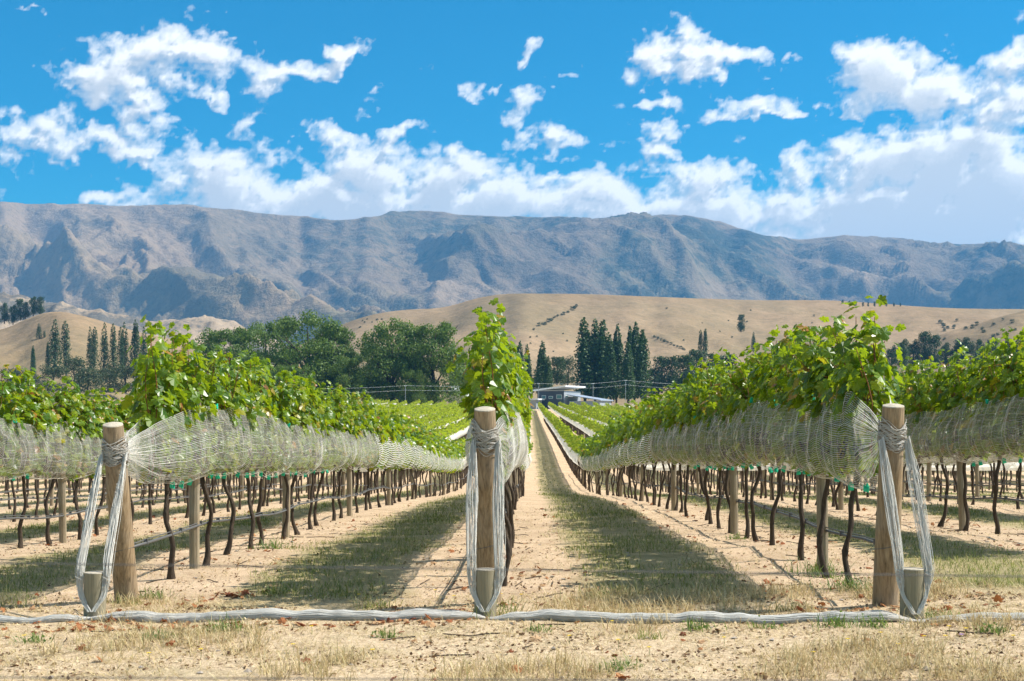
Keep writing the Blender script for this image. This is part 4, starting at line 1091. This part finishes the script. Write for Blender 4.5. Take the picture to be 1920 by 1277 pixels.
    for i, (px, top, base) in enumerate(spots):
        w = ['tree at the left of the frame', 'second along', 'third along', 'fourth along', 'fifth along', 'sixth along', 'seventh along', 'eighth along', 'ninth along']
        lab = ('round grey green shrub, %s from the left below the left poplars' % ORD[i]) if i < 9 else ('dense dark shrub, %s in the hedge line along the field edge by the house' % ORD[i - 9])
        tree('shrub', 'shrub', BSH if (px < 1000 or g.random() < .3) else PIN + BSH[:1], TRS, px, top, base, 520 + 40 * g.random(), lab, G, g.uniform(.8, 1.3))
    G = 'pines along the foot of the right hill'
    for i, px in enumerate([1648, 1672, 1694, 1712, 1734, 1752, 1774, 1796, 1815, 1838, 1862, 1885, 1908]):
        top = [650, 648, 640, 638, 622, 625, 636, 640, 634, 630, 640, 632, 628][i] + g.uniform(-6, 6)
        tree('pine_tree', 'tree', PIN, TRS, px, top, 690, 600 + 30 * g.random(), '%s dark pine from the left along the foot of the right hill' % ORD[i], G, g.uniform(.55, .85))
    G = 'tiny trees in a line on the hill crest'
    for i, px in enumerate([1580, 1592, 1604, 1618, 1628, 1640, 1650, 1662, 1676, 1688]):
        tree('pine_tree', 'tree', PIN, TRS, px, 563 + i * .5 + g.uniform(-1, 2), 575, 1290, '%s tiny dark tree from the left in the line on the hill crest' % ORD[i], G, .7)
    G = 'scrub bushes dotted over the tan hills'
    # a gully hedge up the hill and single bushes; each sits on the slope
    dots = [(1002 + 5.0 * i + g.uniform(-2, 2), 617 - 2.5 * i + g.uniform(-2.5, 2.5), g.uniform(3, 8)) for i in range(17)] + [(g.uniform(990, 1240), g.uniform(625, 660), 3.5) for _ in range(16)] + [(1228 + 6 * i, 633 + 2.6 * i, 5) for i in range(10)] + [(g.uniform(670, 720), g.uniform(596, 616), 3.5) for _ in range(7)] + [(g.uniform(1250, 1560), g.uniform(575, 650), 3) for _ in range(14)] + [(g.uniform(1760, 1910), g.uniform(600, 640), 6) for _ in range(22)] + [(g.uniform(1700, 1760), g.uniform(640, 660), 5) for _ in range(5)]
    dg = bpy.context.evaluated_depsgraph_get()
    hills = [o for o in bpy.data.objects if o.name in ('tan_hill', 'right_hill', 'left_hill')]
    n = 0
    for px, py, s in dots:
        best = None
        d = Vector(((px - 960) / F, 1, (HZ - py) / F)); L_ = d.length
        for h in hills:
            ok, loc, nn, ii = h.ray_cast(Vector((0, 0, CZ)), d / L_)
            if ok and (best is None or loc.y < best.y): best = loc.copy()
        if best is None: continue
        hgt = s / F * best.y * g.uniform(.8, 1.3)
        e = empty('hill_shrub', (best.x, best.y, best.z - hgt * .1), g.uniform(0, 6)); e.scale = (hgt * 1.1, hgt * 1.1, hgt)
        tag(e, 'tiny dark scrub bush on the distant tan hillside', 'shrub', G)
        link('crown', BSH[n % 3], e)['kind'] = 'stuff'; n += 1
trees()

# ------------------------------------------------------------------ buildings and the line of poles
def build_house():
    Y = 405.0; s = Y / F
    gx, _, _ = P(1057, 760, Y); z0 = float(gz0(gx, Y)) - .4
    e = empty('house', (gx, Y, z0), R(-30)); tag(e, 'low modern house with white skillion roof and shaded walls at the row end', 'house')
    zc = lambda py: CZ + (HZ - py) / F * Y - z0
    w, d = 8.8, 10.5
    # walls with the long axis turned; local origin is the near corner
    def wall(name, mat, x0, x1, y0, y1, za, zb): return mk(name, *box(x0, x1, y0, y1, za, zb), mat, e)
    wall('front_wall', M['wall_shade_trim'], -w, 0, 0, .25, 0, zc(733))  # painted darker than the sunlit side, as the front lies in shade
    V, Fq = box(-.25, 0, .25, d, 0, zc(733)); V[6:, 2] += 0; 
    mk('side_wall', V, Fq, M['clad_grey'], e)
    wall('back_wall', M['clad_grey'], -w, 0, d, d + .25, 0, zc(733)); wall('side_wall', M['wall_shade_trim'], -w, -w + .25, .25, d, 0, zc(733))  # left wall painted in the same shade tone as the front
    # the pitched white roof slab
    V, Fq = box(-w - 1.0, 1.2, -1.2, d + 1.2, zc(733) + .003, zc(733) + .42)
    V[:, 2] += (V[:, 0] + w + 1.0) / (w + 2.2) * 1.15
    mk('roof', V, Fq, M['roof_white'], e)
    wall('gable', M['clad_grey'], -w + .3, -.02, .02, .24, zc(733) + .004, zc(733) + .35)
    for (x0, x1, za, zb) in ((-7.3, -5.9, zc(748), zc(741)), (-5.0, -3.6, zc(747.5), zc(742.5)), (-2.4, -.6, zc(748), zc(740))):
        f = mk('window', *box(x0, x1, -.05, .05, za, zb), M['white_paint'], e); mk('pane', *box(x0 + .1, x1 - .1, -.07, -.052, za + .1, zb - .1), M['glass'], f)
    for (y0, y1) in ((1.2, 2.6), (5.6, 9.0)):
        f = mk('window', *box(-.05, .05, y0, y1, zc(746), zc(741)), M['white_paint'], e); mk('pane', *box(.052, .07, y0 + .1, y1 - .1, zc(746) + .1, zc(741) - .1), M['glass'], f)
    mk('door', *box(-1.9, -.7, -.04, .06, 0, 2.2), M['wall_shade_trim'], e)
    # low wing to the right with a grey roof
    V, Fq = box(.5, 11.5, 1.0, 9.5, zc(746), zc(746) + .25); V[:, 2] += np.where(V[:, 0] > 6, -.9, .8)
    mk('wing_roof', V, Fq, M['roof_grey'], e)
    wall('wing_wall', M['clad_grey'], .9, 11.0, 1.5, 9.0, 0, zc(746) - .95)
    # low flat annex on the left, white roof and pale wall
    wall('annex_roof', M['roof_white'], -w - 5.6, -w + 3.2, -5.5, -1.35, zc(750), zc(748) + .1)
    wall('annex_wall', M['clad_grey'], -w - 4.6, -w + 2.4, -5.0, -1.6, 0, zc(750) - .003)
    f = mk('garage_door', *box(-w - 3.4, -w - .6, -5.08, -5.003, 0, 2.1), M['white_paint'], e)
    x, _, _ = P(868, 760, 400.); z = float(gz0(x, 400)) - .3
    b = empty('white_shed', (x, 400, z), R(-38)); tag(b, 'white gabled building half hidden behind the middle vine', 'building')
    top = CZ + (HZ - 731) / F * 400 - z
    mk('wall', *box(-3.2, 3.2, -2.6, 2.6, 0, top), M['white_paint'], b)
    V = np.array([[-3.5, -2.9, top + .003], [3.5, -2.9, top + .003], [3.5, 2.9, top + .003], [-3.5, 2.9, top + .003], [-3.5, 0, top + 1.3], [3.5, 0, top + 1.3]])
    mk('roof', V, [np.array([[0, 1, 5, 4], [2, 3, 4, 5], [0, 3, 2, 1]]), np.array([[0, 4, 3], [1, 2, 5]])], M['roof_white'], b)
    for i in range(4):
        y0 = -2.2 + i * 1.05; f = mk('window', *box(3.15, 3.23, y0, y0 + .75, top - 1.3, top - .5), M['wall_shade_trim'], b); mk('pane', *box(3.232, 3.25, y0 + .06, y0 + .69, top - 1.24, top - .56), M['glass'], f)
    for i in range(4):
        x0 = -2.6 + i * 1.3; f = mk('window', *box(x0, x0 + .8, -2.66, -2.57, top - 1.3, top - .5), M['wall_shade_trim'], b); mk('pane', *box(x0 + .07, x0 + .73, -2.68, -2.662, top - 1.24, top - .56), M['glass'], f)
build_house()
def build_poles():
    Y = 352.0; pts = []
    poles = [(560, 728), (760, 723), (1010, 719), (1112, 719), (1173, 713), (1330, 722)]
    for i, (px, top) in enumerate(poles):
        p = P(px, top, Y); z0 = float(gz0(p[0], Y)); pts.append(p)
        e = empty('line_pole', (p[0], Y, z0)); tag(e, 'thin pale pole, %s from the left, carrying wires before the trees' % ORD[i], 'pole', 'thin poles carrying wires by the house')
        t = np.linspace(-.3, p[2] - z0, 6); mk('shaft', *tube(np.stack([0 * t, 0 * t, t], -1), .055, 7), M['clad_grey'], e, True)
        mk('crossbar', *box(-.35, .35, -.06, .06, p[2] - z0 - .12, p[2] - z0 + .04), M['white_paint'], e)
    for j, (dz, lab) in enumerate(((0, 'upper pale wire sagging between thin poles before the trees'), (-1.15, 'lower pale wire sagging between thin poles before the trees'))):
        path = []
        for a, b in zip(pts[:-1], pts[1:]):
            t = np.linspace(0, 1, 14)[:-1]; q = a[None] * (1 - t)[:, None] + b[None] * t[:, None]; q[:, 2] -= .35 * 4 * t * (1 - t) * (np.linalg.norm(b - a) / 30); path.append(q)
        path = np.concatenate(path + [pts[-1][None]]); path[:, 2] += dz; path[:, 1] -= .1
        tag(mk('overhead_wire', *tube(path, .022, 5), M['white_paint'], None, True), lab, 'wire')
build_poles()

# ------------------------------------------------------------------ ground cover
M['straw'] = leafy('straw', [(0, (.36, .26, .12)), (.4, (.56, .43, .22)), (.8, (.70, .58, .34)), (.90, (.36, .33, .14)), (.96, (.22, .13, .07)), (1, (.14, .08, .05))], (.6, .48, .22), .25, .7, .2)
M['grass'] = leafy('grass', [(0, (.09, .115, .025)), (.35, (.16, .185, .045)), (.6, (.26, .26, .085)), (.85, (.44, .38, .16)), (1, (.55, .46, .23))], (.36, .42, .09), .3, .6, .2)
M['fresh'] = leafy('fresh_weed', [(0, (.05, .10, .02)), (.6, (.10, .17, .035)), (1, (.20, .24, .06))], (.28, .42, .06), .35, .5, .3)
M['dead_leaf'] = leafy('dead_leaf', [(0, (.16, .05, .025)), (.4, (.30, .10, .035)), (.75, (.42, .20, .08)), (1, (.50, .33, .18))], (.4, .14, .04), .2, .7, .2)
M['chaff'] = leafy('chaff', [(0, (.07, .04, .025)), (.3, (.18, .10, .055)), (.6, (.36, .24, .13)), (1, (.66, .52, .32))], (.3, .2, .1), .1, .8, .1)
M['flower'] = plain('yellow_petal', (.85, .62, .02), .6, .2, 0, .1)
M['purple'] = plain('purple_petal', (.30, .12, .55), .6, .2, 0, .1)
def blades(xy, length, width, up, g, bend=.4):
    """one bent blade of three faces at each place"""
    n = len(xy); a = g.uniform(0, 6.28, n); h = np.stack([np.cos(a), np.sin(a), 0 * a], -1); w = np.stack([-np.sin(a), np.cos(a), 0 * a], -1) * (width * g.uniform(.6, 1.3, n))[:, None]
    ln = length * g.uniform(.45, 1.25, n); tilt = np.clip(up + g.normal(0, .3, n), .04, 1.5)
    d0 = h * np.cos(tilt)[:, None] + np.array([0, 0, 1]) * np.sin(tilt)[:, None]; t2 = np.clip(tilt - bend * g.uniform(.2, 1.4, n), -.35, 1.5); d1 = h * np.cos(t2)[:, None] + np.array([0, 0, 1]) * np.sin(t2)[:, None]
    b = np.column_stack([xy, gz(xy[:, 0], xy[:, 1]) - .004]); m = b + d0 * (ln * .55)[:, None]; t = m + d1 * (ln * .5)[:, None]
    V = np.stack([b - w, b + w, m + w * .8, m - w * .8, t], 1).reshape(-1, 3); k = (np.arange(n) * 5)[:, None]
    return V, [k + np.array([[0, 1, 2, 3]]), k + np.array([[3, 2, 4]])]
def lane_d(x, y):
    f = ((x - X0C - ROT * y) / SP) % 1.0
    return (.5 - np.abs(f - .5)) * SP
def scatter(g, n, y0, y1, pw=1.0):
    y = y0 + (y1 - y0) * g.random(n) ** pw; x = g.uniform(-1, 1, n) * (.40 * y + .5)
    return np.column_stack([x, y])
def cover():
    g = np.random.default_rng(321)
    # straw litter on the headland and under the vines
    b = Bag()
    p = scatter(g, 84000, 6.2, 10.2); keep = fbm(p[:, 0] * 1.4, p[:, 1] * 1.8, 3, 201) > g.uniform(.22, .58, len(p)); p = p[keep]
    b.add(*blades(p, .065, .0021, .22, g, .5))
    p = scatter(g, 84000, 9.6, 26, 1.5); p = p[(lane_d(p[:, 0], p[:, 1]) < 1.05) & (fbm(p[:, 0] * 1.2, p[:, 1] * 1.2, 3, 205) > g.uniform(.30, .62, len(p)))]
    b.add(*blades(p, .075, .0024, .14, g, .3))
    p = scatter(g, 5000, 6.2, 10.2); p = p[fbm(p[:, 0] * 1.1, p[:, 1] * 1.1, 3, 209) > .54]
    q = np.repeat(p, 9, 0) + g.normal(0, .022, (len(p) * 9, 2)); b.add(*blades(q, .13, .0020, .95, g, .7))
    tag(b.obj('dry_grass', M['straw']), 'dry straw coloured grass over the headland and row edges', 'grass', None, 'stuff')
    # turf down the lanes, green mixed with dry
    b = Bag()
    for n, y0, y1, pw, ln, wd in ((130000, 9.3, 22, 1.35, .075, .0026), (70000, 20, 48, 1.3, .09, .006), (36000, 46, 110, 1.2, .12, .016)):
        p = scatter(g, n, y0, y1, pw); d = lane_d(p[:, 0], p[:, 1]) + (fbm(p[:, 0] * 1.3, p[:, 1] * .9, 3, 211) - .5) * .7
        start = 9.55 + .9 * (fbm(p[:, 0] * .9, 0 * p[:, 0], 2, 217))
        p = p[(d > g.uniform(.62, .95, len(p))) & (p[:, 1] > start) & (fbm(p[:, 0] * 1.6, p[:, 1] * 1.1, 3, 213) > g.uniform(.22, .56, len(p)))]
        b.add(*blades(p, ln, wd, .85, g, .6))
    tag(b.obj('lane_grass', M['grass']), 'short mown grass, green mixed with dry, between the vine rows', 'grass', None, 'stuff')
    # weeds as single plants
    spots = [(415, 1172, 'green weed clump just below the net roll between left and middle posts', 1.5), (300, 1180, 'low green weed below the left stub post', 1.0), (1210, 1195, 'small bright green tuft on the dry headland, right of centre', 1.0), (1160, 1258, 'bright green grass tuft at the bottom edge right of centre', 1.1), (1570, 1180, 'green weed below the net roll left of the right stub post', 1.3), (1640, 1180, 'green weed patch below the right end post', 1.3), (1745, 1168, 'green weed clump right of the right stub post', 1.5), (1310, 1180, 'low green weed with a purple flower below the net roll', 1.1), (1440, 1178, 'low green weed below the net roll between the right pair', .9), (725, 1187, 'flat green weed below the net roll left of the middle post', .9), (60, 1185, 'green weed at the far left below the thin net roll', 1.0), (1010, 1180, 'sparse weed below the net roll just right of the middle post', .8), (1540, 1080, 'tall thin weeds growing round the first right trellis post', 2.2), (1600, 1115, 'reddish green weeds left of the right end post base', 2.0), (510, 1020, 'yellow green weed beside the third trunk of the left row', 2.0), (285, 1105, 'thin green weed right of the left end post base', 1.4), (928, 1150, 'tall dry weed right of the middle stub post', 2.0), (240, 1115, 'dry weed against the left end post base', 1.2), (1865, 1200, 'green tuft at the far right of the headland', .9), (520, 1100, 'pale long grass tuft at the front of the left lane', 1.6), (700, 1128, 'long dry grass tuft at the front edge of the left lane', 1.4), (1480, 1150, 'dry tangled weed behind the net roll left of the right post', 1.2), (1380, 1005, 'low weed beside the second right trellis post', 1.2)]
    for i, (px, py, lab, s) in enumerate(spots):
        Y = 1.25 * F / (py - HZ); x = (px - 960) / F * Y; z = float(gz(x, Y))
        e = empty('weed', (x, Y, z)); tag(e, lab, 'weed', 'weeds on the dry ground')
        n = int(60 * s); q = np.column_stack([g.normal(0, .05 * s, n), g.normal(0, .04 * s, n)]) + np.array([x, Y])
        V, Fs = blades(q, .075 * s, .0032, .95, g, .5); mk('blades', V - np.array([x, Y, z]), Fs, M['fresh'] if 'dry' not in lab and 'pale' not in lab else M['grass'], e)['kind'] = 'stuff'
        if 'dry' not in lab:
            m = int(26 * s); c = np.column_stack([g.normal(0, .05 * s, m), g.normal(0, .04 * s, m), np.abs(g.normal(0, .026 * s, m)) + .005])
            mk('leaves', *leaves_mesh(c, g.normal(0, .5, (m, 3)) + np.array([0, 0, 1]), g.normal(0, 1, (m, 3)), g.uniform(.010, .024, m), 2), M['fresh'], e)['kind'] = 'stuff'
    # flowers
    for i in range(26):
        px, py = ((g.normal(1750, 90), g.normal(1225, 16)) if i < 9 else (g.uniform(20, 1900), g.uniform(1165, 1260))) if i < 21 else (g.uniform(520, 1000), g.uniform(1095, 1130))
        Y = 1.25 * F / (py - HZ); x = (px - 960) / F * Y; z = float(gz(x, Y)); b = Bag()
        for a in np.arange(6) / 6 * 6.28:
            b.add(np.array([[0, 0, .05], [.010 * math.cos(a - .4), .010 * math.sin(a - .4), .055], [.015 * math.cos(a), .015 * math.sin(a), .052], [.010 * math.cos(a + .4), .010 * math.sin(a + .4), .055]]), np.array([[0, 1, 2, 3]]))
        e = empty('wildflower', (x, Y, z)); tag(e, 'tiny yellow wildflower dotted on the dry grass' if i else 'tiny purple wildflower on the dry headland', 'flower', 'tiny yellow wildflowers in the dry grass' if i else None)
        b.obj('petals', M['flower'] if i else M['purple'], e); mk('stalk', *tube(np.array([[0, 0, 0], [.003, 0, .025], [0, 0, .05]]), .0012, 4), M['fresh'], e)
    # fallen leaves
    n = 2600; p = scatter(g, n, 8.8, 34, 1.6); p = p[(lane_d(p[:, 0], p[:, 1]) < .75) & (fbm(p[:, 0] * 1.1, p[:, 1] * .8, 3, 231) > .50)]
    p2 = scatter(g, 60, 6.3, 9.2); p3 = np.column_stack([g.uniform(-1.6, -.1, 70), 9.1 + .10 * g.normal(0, 1, 70)]); p4 = np.column_stack([g.uniform(-3, -.4, 90), 8.72 + .05 * g.normal(0, 1, 90)])
    p5 = np.column_stack([g.normal(-2.05, .16, 40), g.normal(10.4, .12, 40)])
    p = np.concatenate([p, p2, p3, p4, p5]); m = len(p)
    c = np.column_stack([p, gz(p[:, 0], p[:, 1]) + .012]); nv = g.normal(0, .38, (m, 3)) + np.array([0, 0, 1])
    o = mk('fallen_leaves', *leaves_mesh(c, nv, g.normal(0, 1, (m, 3)), g.uniform(.025, .07, m), 0), M['dead_leaf']); tag(o, 'fallen red brown vine leaves scattered along the rows', 'leaves', None, 'stuff')
    # chaff: bits of straw, bark and crumbled leaf
    n = 34000; p = np.concatenate([scatter(g, 15000, 6.2, 9.8), scatter(g, 30000, 9.4, 24, 1.5)]); keep = (p[:, 1] < 9.7) | (lane_d(p[:, 0], p[:, 1]) < 1.0)
    p = p[keep & (fbm(p[:, 0] * 2.3, p[:, 1] * 2.3, 3, 241) > g.uniform(.3, .62, len(p)))]; m = len(p)
    c = np.column_stack([p, gz(p[:, 0], p[:, 1]) + .005]); o = mk('ground_chaff', *leaves_mesh(c, g.normal(0, .45, (m, 3)) + np.array([0, 0, 1]), g.normal(0, 1, (m, 3)), g.uniform(.008, .03, m), 2), M['chaff'])
    tag(o, 'brown and straw coloured chaff littering the dry ground', 'litter', None, 'stuff')
    # twigs and prunings
    b = Bag()
    for i in range(150):
        Y = g.uniform(7, 20); k = g.integers(-2, 3); x = float(row_x(k, Y)) + g.normal(0, .35); a = g.uniform(0, 3.14); L_ = g.uniform(.08, .35); t = np.linspace(-.5, .5, 5)
        q = np.stack([x + L_ * t * math.cos(a), Y + L_ * t * math.sin(a) + .02 * np.sin(t * 5), 0 * t], -1); q[:, 2] = gz(q[:, 0], q[:, 1]) + .008; b.add(*tube(q, .004, 4))
    tag(b.obj('fallen_twigs', M['bark']), 'dark twigs and prunings lying under the vines', 'twigs', None, 'stuff')
    b = Bag()
    for i in range(240):
        p = scatter(g, 1, 6.2, 16)[0]; r = g.uniform(.006, .024); v = nrm(g.normal(0, 1, (14, 3)))
        ico = np.array([[0, 0, 1], [.9, 0, .4], [.28, .85, .4], [-.72, .53, .4], [-.72, -.53, .4], [.28, -.85, .4], [0, 0, -.3]]) * (1 + .3 * g.normal(0, 1, (7, 1)))
        b.add(ico * r * np.array([1.2, 1, .7]) + np.array([p[0], p[1], float(gz(p[0], p[1]))]), np.array([[0, 1, 2], [0, 2, 3], [0, 3, 4], [0, 4, 5], [0, 5, 1], [6, 2, 1], [6, 3, 2], [6, 4, 3], [6, 5, 4], [6, 1, 5]]))
    tag(b.obj('pebbles', M['rock']), 'small stones and clods scattered over the bare ground', 'stones', None, 'stuff')
cover()

# ------------------------------------------------------------------ the air
def build_haze():
    m, nt, out = new_mat('haze_air')
    v = N(nt, 'ShaderNodeVolumePrincipled')
    v.inputs['Color'].default_value = (.17, .54, 1.0, 1)
    v.inputs['Density'].default_value = HAZE
    v.inputs['Anisotropy'].default_value = 0.1
    L(nt, v.outputs[0], out.inputs['Volume'])
    o = mk('haze', *box(-7500, 7500, -400, 7600, -12, 985), m)
    tag(o, 'pale blue air between the vineyard and the mountains', None, None, 'stuff')
HAZE = 0.95e-4
build_haze()
